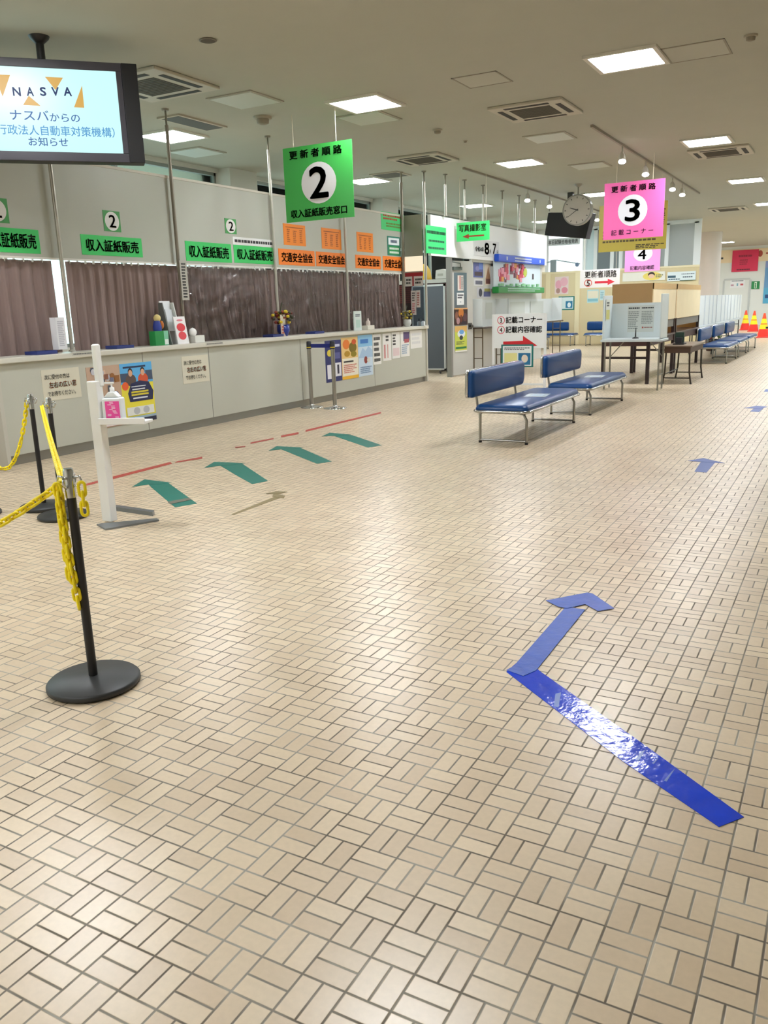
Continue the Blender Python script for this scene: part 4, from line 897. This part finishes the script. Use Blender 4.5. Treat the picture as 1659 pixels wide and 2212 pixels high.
def seat_sheet(label, x, y, rz):
    o = MB().box(-.12, .12, -.16, .16, 0, .003).build('paper_sheet', M('#cfdbe2', .25)); o.location = (x, y, .4055); o.rotation_euler = (0, 0, rz); tag(o, label, 'paper', 'papers on the bench seats')
    MB().add([(-.06, -.1, .0036), (.07, -.1, .0036), (.07, .1, .0036), (-.06, .1, .0036)], [(0, 1, 2, 3)]).build('print', M('#8fa9bd', .3), o)
seat_sheet('pale paper lying on the seat of the nearest blue bench', -3.04, 9.0, .15)
seat_sheet('pale paper lying on the seat of the second blue bench', -3.06, 11.5, .1)
seat_sheet('pale paper lying on the first bench of the row right of the desk', -2.58, 20.6, .1)

# ------------------------------------------------------------ white standing sign behind the benches
SY = 13.0
a0, a1, z0, z1 = quadrect(('y', SY), [(1066, 679), (1178, 676), (1178, 751), (1066, 753)])
t = thing('standing_sign', 'white standing sign with circled three and four and a red arrow', 'sign', ((a0+a1)/2, SY, 0)); SWd = a1-a0
h_ = z1-z0
r_ = bpy.data.objects.new('sign_board', None); COL.objects.link(r_); r_.parent = t; r_.location = (0, 0, z0)
fill(r_, SWd, h_, .012, '#f1f4f4', [('3', .135, .75, .175, .89, '#d8485a', .01), ('記載コーナー', .25, .73, .94, .92, '#26262c', .02), ('4', .13, .47, .18, .61, '#d8485a', .01), ('記載内容確認', .25, .45, .94, .64, '#26262c', .02)],
     [('ring', .08, .70, .23, .94, '#e07080'), ('ring', .08, .42, .23, .66, '#e07080'), ('p', .2, .02, .86, .36, '#d2202c', [(0, .08), (.58, .08), (.58, -.0), (1, .14), (.58, 1), (.58, .58), (0, .52)])])
for s in (-1, 1): MB().box(s*SWd/2-.018, s*SWd/2+.018, -.015, .015, 0, z1).build('post', M('#eef0f0', .4), t); MB().box(s*SWd/2-.02, s*SWd/2+.02, -.22, .22, 0, .03).build('foot', M('#e6e8e8', .4), t)
MB().box(-SWd/2, SWd/2, -.012, .012, .12, .15).build('rail', M('#e6e8e8', .4), t)
zz = ony(1120, 790, SY).z
t2 = thing('framed_notice', 'teal framed notice hung on the lower part of the white standing sign', 'poster', ((a0+a1)/2-.02, SY-.016, z0-.30)); fill(t2, SWd*.62, .36, .012, '#14716c', (), [('r', .05, .06, .95, .93, '#eaf1f0'), ('l', .1, .74, .9, .88, '#6a6a72', 2), ('r', .1, .1, .5, .62, '#e6e29a'), ('r', .54, .1, .92, .62, '#1f6f9c'), ('o', .64, .2, .84, .55, '#e6d8c6')])

# ------------------------------------------------------------ grey booth on folding table
GZ = .80
booth_table('folding table with thin metal legs under the grey writing booth', 13.60, 14.18, GZ, -3.55, -2.60, '#cdd6d8', '#8d8a80', 'folding_table')
t = booth('grey plastic writing booth facing the camera with a printed sheet inside', -3.53, -2.62, 13.62, 14.16, GZ, .56, .69, '#d9e2e4', 'y', None)
r_ = bpy.data.objects.new('instruction_sheet', None); COL.objects.link(r_); r_.parent = t; r_.location = (.03, .25, .10)
fill(r_, .42, .42, .002, '#cfd4cf', (), [('l', .03, .86, .45, .95, '#3a3e42', 1), ('l', .53, .86, .97, .95, '#3a3e42', 1), ('l', .03, .1, .45, .8, '#8d9492', 10), ('l', .53, .3, .97, .8, '#8d9492', 8), ('r', .56, .14, .62, .2, '#b85a50'), ('l', .65, .14, .95, .2, '#9a6a60', 1)])
r_ = bpy.data.objects.new('side_notice', None); COL.objects.link(r_); r_.parent = t; r_.location = (-.43, -.05, .30); r_.rotation_euler = (0, 0, PI/2)
fill(r_, .26, .33, .002, '#dcdcd2', (), [('r', .1, .05, .9, .5, '#c9c476'), ('l', .2, .65, .8, .9, '#5a5a5a', 2)])
t = thing('pen_stand', 'small black pen stand inside the grey writing booth', 'pen stand', (-3.03, 13.75, GZ+.012)); MB().lathe([(.055, 0), (.05, .012), (.012, .03)], 16).build('base', BLACKM, t); MB().tube([(0, 0, .02), (0, .01, .17)], [.012, .005], 8).build('pen', BLACKM, t)

# wooden writing booths behind, on dark tables
DK = '#2b1a18'
def dark_table(label, x0, x1, y0, y1, z):
    t = thing('writing_table', label, 'table', ((x0+x1)/2, (y0+y1)/2, 0), 0, 'dark brown tables under the wooden booths'); hx, hy = (x1-x0)/2, (y1-y0)/2
    MB().box(-hx, hx, -hy, hy, z-.03, z).build('tabletop', M('#4a3630', .4), t, .005)
    for s in (-1, 1):
        for q in (-1, 1): MB().box(s*(hx-.03)-.028, s*(hx-.03)+.028, q*(hy-.04)-.028, q*(hy-.04)+.028, 0, z-.03).build('leg', M(DK, .45), t)
    m = MB(); m.box(-hx+.03, hx-.03, -hy+.02, -hy+.05, z-.14, z-.03); m.box(-hx+.03, hx-.03, hy-.05, hy-.02, z-.14, z-.03); m.box(hx-.05, hx-.02, -hy+.05, hy-.05, z-.14, z-.03); m.build('apron', M('#4a2f2c', .5), t)
    MB().box(-hx+.03, hx-.03, -hy+.03, -hy+.06, .42, .46).build('brace', M(DK, .45), t)
    return t
DZ = .78
dark_table('dark brown table under the near wooden writing booth, left of the desk', -3.82, -3.0, 14.72, 17.0, DZ)
dark_table('dark brown table under the far wooden writing booth', -3.82, -3.0, 17.12, 19.9, DZ)
def wood_booth(label, x0, x1, y0, y1, z, h, endpanel):
    t = thing('wooden_booth', label, 'booth', ((x0+x1)/2, (y0+y1)/2, z), 0, 'wooden writing booths'); hx, hy = (x1-x0)/2, (y1-y0)/2
    tan, brn = M('#fbe8c2', .5, noise=.05, scale=4), M('#ad8a5a', .5, noise=.06, scale=5)
    MB().box(hx-.02, hx, -hy, hy, .26, h).build('side_panel', tan, t)
    MB().box(hx-.024, hx+.004, -hy, hy, h-.10, h).build('top_rail', M('#d3ae76', .5, noise=.05, scale=5), t)
    MB().box(-hx, -hx+.02, -hy, hy, .0, h).build('back_panel', tan, t)
    for s in (-1, 1): MB().box(-hx, hx-.02, s*hy-.01, s*hy+.01, .0, h).build('end_panel', brn, t)
    MB().box(hx-.03, hx-.01, -hy+.06, hy-.06, .12, .25).build('skirt', M('#7d7873', .5), t)
    for s in (-1, 1): MB().box(hx-.05, hx+.005, s*(hy-.03)-.025, s*(hy-.03)+.025, 0, .27).build('post', M(DK, .4), t)
    return t
wood_booth('brown wooden writing booth right behind the grey booth', -3.72, -3.02, 14.95, 17.0, DZ, .90, True)
wood_booth('pale wooden writing booth beyond the brown one', -3.72, -3.02, 17.14, 19.9, DZ, .90, True)
# school desk in front
t = thing('school_desk', 'small brown desk with thin bent legs right of the grey booth', 'desk', (-2.56, 15.45, 0))
MB().box(-.24, .24, -.70, .72, .62, .645).build('desktop', M('#7a6858', .35), t, .006); MB().box(-.21, .21, -.66, .68, .52, .62).build('drawer_box', M('#4e382c', .5), t)
for q in (-.6, .62):
    for s in (-1, 1): MB().tube([(s*.19, q, .53), (s*.20, q, .2), (s*.23, q, .01)], .014, 8).build('leg', M('#3f352c', .4, .4), t); MB().lathe([(.018, 0), (.018, .02)], 10, c=(s*.23, q, 0)).build('rubber_foot', BLACKM, t)
    MB().tube([(-.215, q, .10), (.215, q, .10)], .010, 8).build('stretcher', M('#3f352c', .4, .4), t)
MB().tube([(-.205, -.6, .16), (-.205, .62, .16)], .010, 8).build('stretcher', M('#3f352c', .4, .4), t)
t = thing('desk_tray', 'small dark green and black stand on the brown desk', 'stand', (-2.6, 15.2, .645)); MB().box(-.09, .09, -.14, .14, 0, .02).build('base', BLACKM, t); MB().box(-.08, .06, .02, .10, .02, .20).build('holder', M('#1f3a2e', .5), t); MB().box(-.05, .05, -.1, -.04, .02, .12).build('cup', M('#22222a', .5), t)
# far white booths along the hall
rows = [(20.3, 23.0), (23.1, 25.8), (25.9, 28.4)]
for i, (ya, yb_) in enumerate(rows):
    booth_table('%s black legged table under the far white booths' % ORD[i], ya, yb_, .76, -3.72, -3.08, '#c9cdd0', '#2c2c2e', grp='black legged tables beyond the wooden booths')
    tt = booth('%s far white writing booth beyond the wooden booths' % ORD[i], -3.70, -3.10, ya+.04, yb_-.04, .76, .70, .70, '#f4f8fb', 'x', 'far white writing booths')
    MB().box(.29, .308, -(yb_-ya)/2+.04, (yb_-ya)/2-.04, .03, .70).build('front_panel', M('#f2f6fa', .4), tt)
    for q in (-.6, .1, .7): MB().box(.309, .314, q, q+.12, .03, .70).build('stripe', M('#d3dae4', .4), tt)
t = thing('flower_pot', 'pot of red and yellow flowers under the far white booths', 'flower pot', (-3.35, 24.4, 0)); MB().lathe([(.12, 0), (.17, .28), (.15, .28)], 18).build('pot', M('#5a3a2c', .5), t)
m = MB(); r5 = random.Random(9)
for i in range(26): a = r5.random()*6.28; q = r5.random()*.2; m.ball((q*math.cos(a), q*math.sin(a), .34+r5.random()*.35), .06, .06, .05, i % 3, 8, 6)
m.build('blossoms', [M('#d8342c', .6), M('#f0b02e', .6), M('#4a6a34', .6)], t)

# ------------------------------------------------------------ cones
c0 = None
for lb, (px, py) in (('traffic cone at the front right, orange with yellow bands', (1648, 729)), ('traffic cone in the middle of the three, behind the last bench', (1627, 716)), ('leftmost traffic cone, half hidden behind the other cone', (1609, 713))):
    q = onz(px, py)
    if c0 is None:
        c0 = thing('traffic_cone', lb, 'cone', (q.x, q.y, 0), 0, 'orange and yellow traffic cones')
        MB().box(-.19, .19, -.19, .19, 0, .03).build('base', M('#e0342a', .5), c0, .01)
        H = .72; rad = lambda z: .15*(1-(z-.03)/H)+.028
        for z0_, z1_, hc, nm in ((.03, .26, '#ee2f22', 'cone_body'), (.26, .40, '#f4e21e', 'yellow_band'), (.40, .44, '#f08a1e', 'cone_body'), (.44, .58, '#f4ee22', 'yellow_band'), (.58, .75, '#f0502a', 'cone_body')):
            MB().lathe([(rad(z0_), z0_), (rad(z1_), z1_)], 24).build(nm, M(hc, .45), c0)
        c0.scale = (1.1, 1.1, 1.1)
    else: dup(c0, (q.x, q.y, 0), None, lb)
t = thing('barrier_bar', 'low black barrier bar right of the front traffic cone', 'barrier', (-2.0, 29.5, 0)); MB().tube([(-.45, 0, .42), (1.6, 0, .42)], .03, 10).build('bar', BLACKM, t)
for x in (-.3, 1.5): MB().box(x-.03, x+.03, -.2, .2, 0, .03).build('foot', BLACKM, t); MB().tube([(x, 0, .02), (x, 0, .42)], .02, 8).build('post', BLACKM, t)

# ------------------------------------------------------------ belt posts by the counter
b_ = thing('belt_post', 'left chrome belt post standing by the counter', 'post', onz(674, 880), 0, 'chrome belt barrier posts')
MB().lathe([(.17, 0), (.17, .008), (.10, .02), (.035, .03), (.03, .05)], 32).build('base', CHROME, b_); MB().tube([(0, 0, .03), (0, 0, .90)], .03, 18).build('shaft', STEEL, b_)
MB().lathe([(.036, .86), (.036, .955), (.03, .97), (.001, .972)], 20).build('head', M('#22252e', .4), b_); MB().lathe([(.037, .875), (.037, .89)], 20).build('collar', M('#d9c23a', .4), b_)
pA = onz(674, 880); pB = onz(724, 882)
dup(b_, pB, None, 'right chrome belt post standing by the counter, nearer the navy poster')
o = thing('barrier_belt', 'navy belt stretched between the two chrome posts', 'belt', pA); dv = pB-pA
MB().add([(dv.x*.07, dv.y*.07, .875), (dv.x*.93, dv.y*.93, .875), (dv.x*.93, dv.y*.93, .93), (dv.x*.07, dv.y*.07, .93)]+[(dv.x*.07, dv.y*.07+.004, .875), (dv.x*.93, dv.y*.93+.004, .875), (dv.x*.93, dv.y*.93+.004, .93), (dv.x*.07, dv.y*.07+.004, .93)], [(0, 1, 2, 3), (7, 6, 5, 4), (0, 4, 5, 1), (2, 6, 7, 3)]).build('webbing', M('#1a2a80', .6), o)

# ------------------------------------------------------------ sanitizer stand
q = onz(238, 1128)
rz = .55
t = thing('sanitizer_stand', 'white pedal sanitizer stand with a grey steel base', 'stand', q, 0)
P_ = [onz(x, y)-q for x, y in ((209, 1135), (228, 1146), (262, 1138), (344, 1126), (330, 1115), (252, 1101))]
m = MB()
pb = [Vector((p.x, p.y)) for p in P_]
m.prism_z([(p.x, p.y) for p in (pb[1], pb[3], pb[3]+Vector((-.05, .03)), pb[0])], 0, .012)
m.prism_z([(p.x, p.y) for p in (pb[4], pb[4]+Vector((-.03, .05)), pb[5]+Vector((-.03, .03)), pb[5]+Vector((.02, -.03)))], 0, .03)
m.build('base', M('#7f8488', .35, .6), t)
dirc = Vector((.86, .5, 0))
m = MB().box(-.045, .045, -.03, .03, .012, .99)
m.build('post', M('#f2f2f0', .35), t, .006)
MB().box(.0, .05, .0, .045, .95, 1.235).build('back_plate', M('#f2f2f0', .35), t, .012)
ang = math.atan2((onz(330, 1128)-q).y, (onz(330, 1128)-q).x)
tr = MB().box(.03, .36, -.07, .07, .70, .72); tr.box(.03, .36, -.075, -.065, .70, .745); tr = tr.build('tray', M('#f2f2f0', .35), t, .004); tr.rotation_euler = (0, 0, ang)
tq = q+Vector((math.cos(ang), math.sin(ang), 0))*.12
t2 = thing('sanitizer_bottle', 'white pump bottle with a pink label on the sanitizer stand tray', 'bottle', (tq.x, tq.y, .72), ang); t2.scale = (1, 1, .68)
MB().box(-.07, .07, -.045, .045, 0, .235).build('bottle_body', M('#e9eef2', .3), t2, .02); MB().box(-.04, .06, -.0475, -.045, .02, .20).build('pink_label', M('#f052a8', .4), t2)
MB().prism_y([(-.055, .235), (.055, .235), (.02, .29), (-.02, .29)], -.03, .03).build('shoulder', M('#eef2f4', .3), t2, .008); MB().lathe([(.016, .29), (.016, .33), (.006, .335), (.006, .37)], 14).build('pump', M('#f6f6f6', .3), t2); MB().box(-.05, .015, -.01, .01, .365, .385).build('nozzle', M('#f6f6f6', .3), t2, .004)
g = MB()
r6 = random.Random(2)
for i in range(14): x = -.02+r6.random()*.06; z = .03+i*.012; g.box(x-.012, x+.014, -.0482, -.0474, z, z+.007)
g.build('lettering', M('#fbd3ec', .5), t2)

# ------------------------------------------------------------ chain posts and yellow chains
def chain_post(label, loc, h=.87):
    t = thing('chain_post', label, 'post', loc, 0, 'black chain posts')
    MB().lathe([(.165, 0), (.178, .008), (.178, .022), (.17, .030), (.03, .040), (.02, .042)], 48).build('base', BASEBLK, t)
    MB().tube([(0, 0, .04), (0, 0, h-.10)], .0175, 16).build('shaft', BLACKM, t)
    MB().tube([(0, 0, h-.11), (0, 0, h-.01), (0, 0, h)], [.0195, .0195, .016], 16).build('cap', CHROME, t)
    for k in range(4):
        a = k*PI/2+.4; c, s = math.cos(a), math.sin(a)
        MB().tube([(c*.018, s*.018, h-.035), (c*.042, s*.042, h-.03), (c*.048, s*.048, h-.05), (c*.032, s*.032, h-.07), (c*.018, s*.018, h-.065)], .005, 8).build('hook', CHROME, t)
    return t
A3 = onz(204, 1478); A2 = onz(137, 1117); A1 = onz(97, 1097)
HP = .87
cp = chain_post('black chain post with round base nearest the camera', A3)
dup(cp, A2, None, 'black chain post behind the nearest one, left of the sanitizer stand')
dup(cp, A1, None, 'black chain post farthest left, partly behind another post base')
off = Vector((-3.9, 1.0, 0)); dup(cp, off, None, 'black chain post just outside the left edge of the photo')
off2 = Vector((-5.62, 3.78, 0)); dup(cp, off2, None, 'black chain post outside the left edge, beyond the farthest post seen')
YEL = M('#fbe312', .35)
LK = MB(); pts = []
for i in range(8): a = -PI/2+PI*i/7; pts.append((.014+.0115*math.cos(a), .0115*math.sin(a), 0))
for i in range(8): a = PI/2+PI*i/7; pts.append((-.014+.0115*math.cos(a), .0115*math.sin(a), 0))
LK.tube(pts, .0058, 7, True)
_lk = None
def chain(label, pts, group='yellow plastic chains', pitch=.034, phase=0):
    global _lk
    pts = [Vector(p) for p in pts]
    # resample
    seg = [0]
    for a, b in zip(pts, pts[1:]): seg.append(seg[-1]+(b-a).length)
    n = max(2, int(seg[-1]/pitch)); n = min(n, 100)
    def at(s):
        for i in range(len(pts)-1):
            if s <= seg[i+1] or i == len(pts)-2:
                q = (s-seg[i])/max(1e-9, seg[i+1]-seg[i]); return pts[i].lerp(pts[i+1], q), (pts[i+1]-pts[i]).normalized()
    root = thing('plastic_chain', label, 'chain', pts[0], 0, group)
    for k in range(n):
        p, d = at((k+.5)*seg[-1]/n)
        up = Vector((0, 0, 1)) if abs(d.z) < .95 else Vector((1, 0, 0))
        w_ = d.cross(up).normalized(); up = w_.cross(d)
        a = (PI/4 if (k+phase) % 2 else -PI/4)
        yv = w_*math.cos(a)+up*math.sin(a); zv = d.cross(yv)
        sc_ = seg[-1]/n/pitch
        if _lk is None: o = LK.build('link', YEL, root); _lk = o.data
        else: o = bpy.data.objects.new('link', _lk); COL.objects.link(o); o.parent = root
        q = p-pts[0]
        o.matrix_basis = Matrix(((d.x*sc_, yv.x, zv.x, q.x), (d.y*sc_, yv.y, zv.y, q.y), (d.z*sc_, yv.z, zv.z, q.z), (0, 0, 0, 1)))
    return root
def sag(a, b, s, n=24):
    return [(Vector(a).lerp(Vector(b), i/n)-Vector((0, 0, 4*s*(i/n)*(1-i/n)))) for i in range(n+1)]
zt = Vector((0, 0, HP-.06)); e = lambda v, x, y: v+zt+Vector((x, y, 0))
chain('yellow chain from the nearest post back to the second post', sag(e(A3, -.045, .01), e(A2, -.03, -.04), .03), pitch=.030)
chain('yellow chain from the nearest post toward the left edge of the photo', sag(e(A3, -.045, .0), e(off, .045, .0), .29))
chain('yellow chain sagging from the farthest post to the left edge', sag(e(A1, -.045, .0), e(off2, .045, .0), .48))
chain('loose yellow chain end hanging down the front of the nearest post', [A3+zt+Vector((-.030, -.034, -.0)), A3+zt+Vector((-.020, -.030, -.25)), A3+zt+Vector((.004, -.030, -.475))])
chain('second loose yellow chain strand beside the first on the nearest post', [A3+zt+Vector((-.038, -.020, .0)), A3+zt+Vector((-.036, -.026, -.2)), A3+zt+Vector((-.020, -.032, -.36))], phase=1)
chain('short yellow chain end on the right of the nearest post', [A3+zt+Vector((.045, .015, .0)), A3+zt+Vector((.047, .015, -.11))])

# ------------------------------------------------------------ tape on the floor
TB = M('#0b3fd0', .14, spec=.65, noise=.18, scale=14, bump=.35); TB2 = M('#2450b4', .32, spec=.4, noise=.18, scale=18, bump=.3)
def fp(x, y): p = onz(x, y); return (p.x, p.y)
t = thing('tape_arrow', 'large bent blue tape arrow on the floor in the foreground', 'tape arrow', (0, 0, 0), 0)
m = MB().prism_z([fp(1094, 1452), fp(1130, 1420), fp(1168, 1452), fp(1392, 1610), fp(1607, 1766), fp(1553, 1787), fp(1345, 1645)], .0005, .0022); m.build('tail_strip', TB, t)
m = MB().prism_z([fp(1094, 1449), fp(1110, 1440), fp(1222, 1312), fp(1264, 1318), fp(1158, 1450), fp(1130, 1462)], .0023, .0038); m.build('shaft_strip', TB2, t)
m = MB().prism_z([fp(1179, 1299), fp(1268, 1282), fp(1280, 1284), fp(1327, 1316), fp(1292, 1322), fp(1264, 1307), fp(1225, 1316), fp(1205, 1312)], .0039, .0052); m.build('head_strip', TB2, t)
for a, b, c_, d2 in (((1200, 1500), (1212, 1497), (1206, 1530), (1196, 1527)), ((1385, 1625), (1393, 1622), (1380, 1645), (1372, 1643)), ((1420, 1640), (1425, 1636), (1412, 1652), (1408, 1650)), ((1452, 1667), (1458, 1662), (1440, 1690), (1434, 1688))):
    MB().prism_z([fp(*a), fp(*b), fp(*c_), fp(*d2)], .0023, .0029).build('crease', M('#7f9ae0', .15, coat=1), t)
def tape(name, label, pts, hexc, group=None, z=.0012):
    t = thing(name, label, 'tape arrow' if 'arrow' in name else 'tape', (0, 0, 0), 0, group)
    for k, pp in enumerate(pts): MB().prism_z([fp(*p) for p in pp][::-1], .0004+.0012*k, .0015+.0012*k).build('strip' if len(pts) > 1 else 'tape_strip', M(hexc if isinstance(hexc, str) else hexc[k], .45, noise=.08, scale=10), t)
    return t
GA = '#157266'; gg = 'green tape arrows toward the counter'
tape('tape_arrow', 'green tape arrow nearest the camera, with a brown stripe', [[(378, 1096), (426, 1088), (363, 1043), (311, 1036), (326, 1052)], [(285, 1052), (312, 1036), (371, 1043), (348, 1046), (322, 1047)], [(362, 1085), (408, 1076), (414, 1080), (368, 1090)]], [GA, GA, '#6b6a5e'], gg)
tape('tape_arrow', 'second green tape arrow from the camera', [[(545, 1046), (579, 1039), (522, 1001), (472, 1000), (476, 1006), (507, 1025)], [(441, 1011), (463, 998), (530, 1001), (500, 1005), (478, 1006)]], GA, gg)
tape('tape_arrow', 'third green tape arrow from the camera', [[(685, 1002), (717, 997), (650, 968), (610, 966), (608, 971)], [(580, 974), (598, 964), (655, 967), (630, 970), (606, 971)]], GA, gg)
tape('tape_arrow', 'farthest green tape arrow, nearest the belt posts', [[(795, 967), (825, 962), (760, 940), (722, 937), (722, 942)], [(695, 943), (712, 935), (758, 939), (738, 941), (716, 942)]], GA, gg)
RD = '#b5473e'
tape('floor_tape', 'long red tape line on the floor in front of the counter', [[(184, 1046), (184, 1050), (240, 1036), (372, 1002), (368, 998), (238, 1031)], [(378, 1000), (382, 997), (437, 987), (437, 991)]], RD)
tape('floor_tape', 'middle broken red tape line in front of the counter', [[(541, 959), (591, 949), (591, 946), (541, 956)], [(607, 945), (645, 938), (645, 934), (607, 941)], [(508, 968), (530, 966), (530, 964), (508, 966)]], RD)
tape('floor_tape', 'farthest red tape line ending near the belt posts', [[(660, 933), (824, 893), (822, 890), (660, 929)]], RD)
tape('tape_arrow', 'worn brown tape arrow on the floor right of the green arrows', [[(500, 1111), (504, 1113), (612, 1073), (604, 1069)], [(588, 1073), (613, 1077), (616, 1071), (592, 1066)], [(574, 1067), (597, 1062), (621, 1063), (600, 1068)]], '#85754f')
tape('tape_arrow', 'small blue tape arrow on the floor right of the nearest bench', [[(1500, 1019), (1526, 1021), (1545, 999), (1514, 998)], [(1485, 996), (1519, 990), (1566, 1001), (1530, 999)]], '#274a9c')
tape('tape_arrow', 'far blue tape arrow by the right edge, halfway to the benches', [[(1620, 889), (1640, 890), (1650, 881), (1632, 880)], [(1606, 882), (1634, 877), (1659, 879), (1640, 883)]], '#3a55a4')
tape('tape_arrow', 'farthest blue tape mark cut by the right photo edge', [[(1650, 846), (1680, 847), (1684, 842), (1654, 841)]], '#3a55a4')
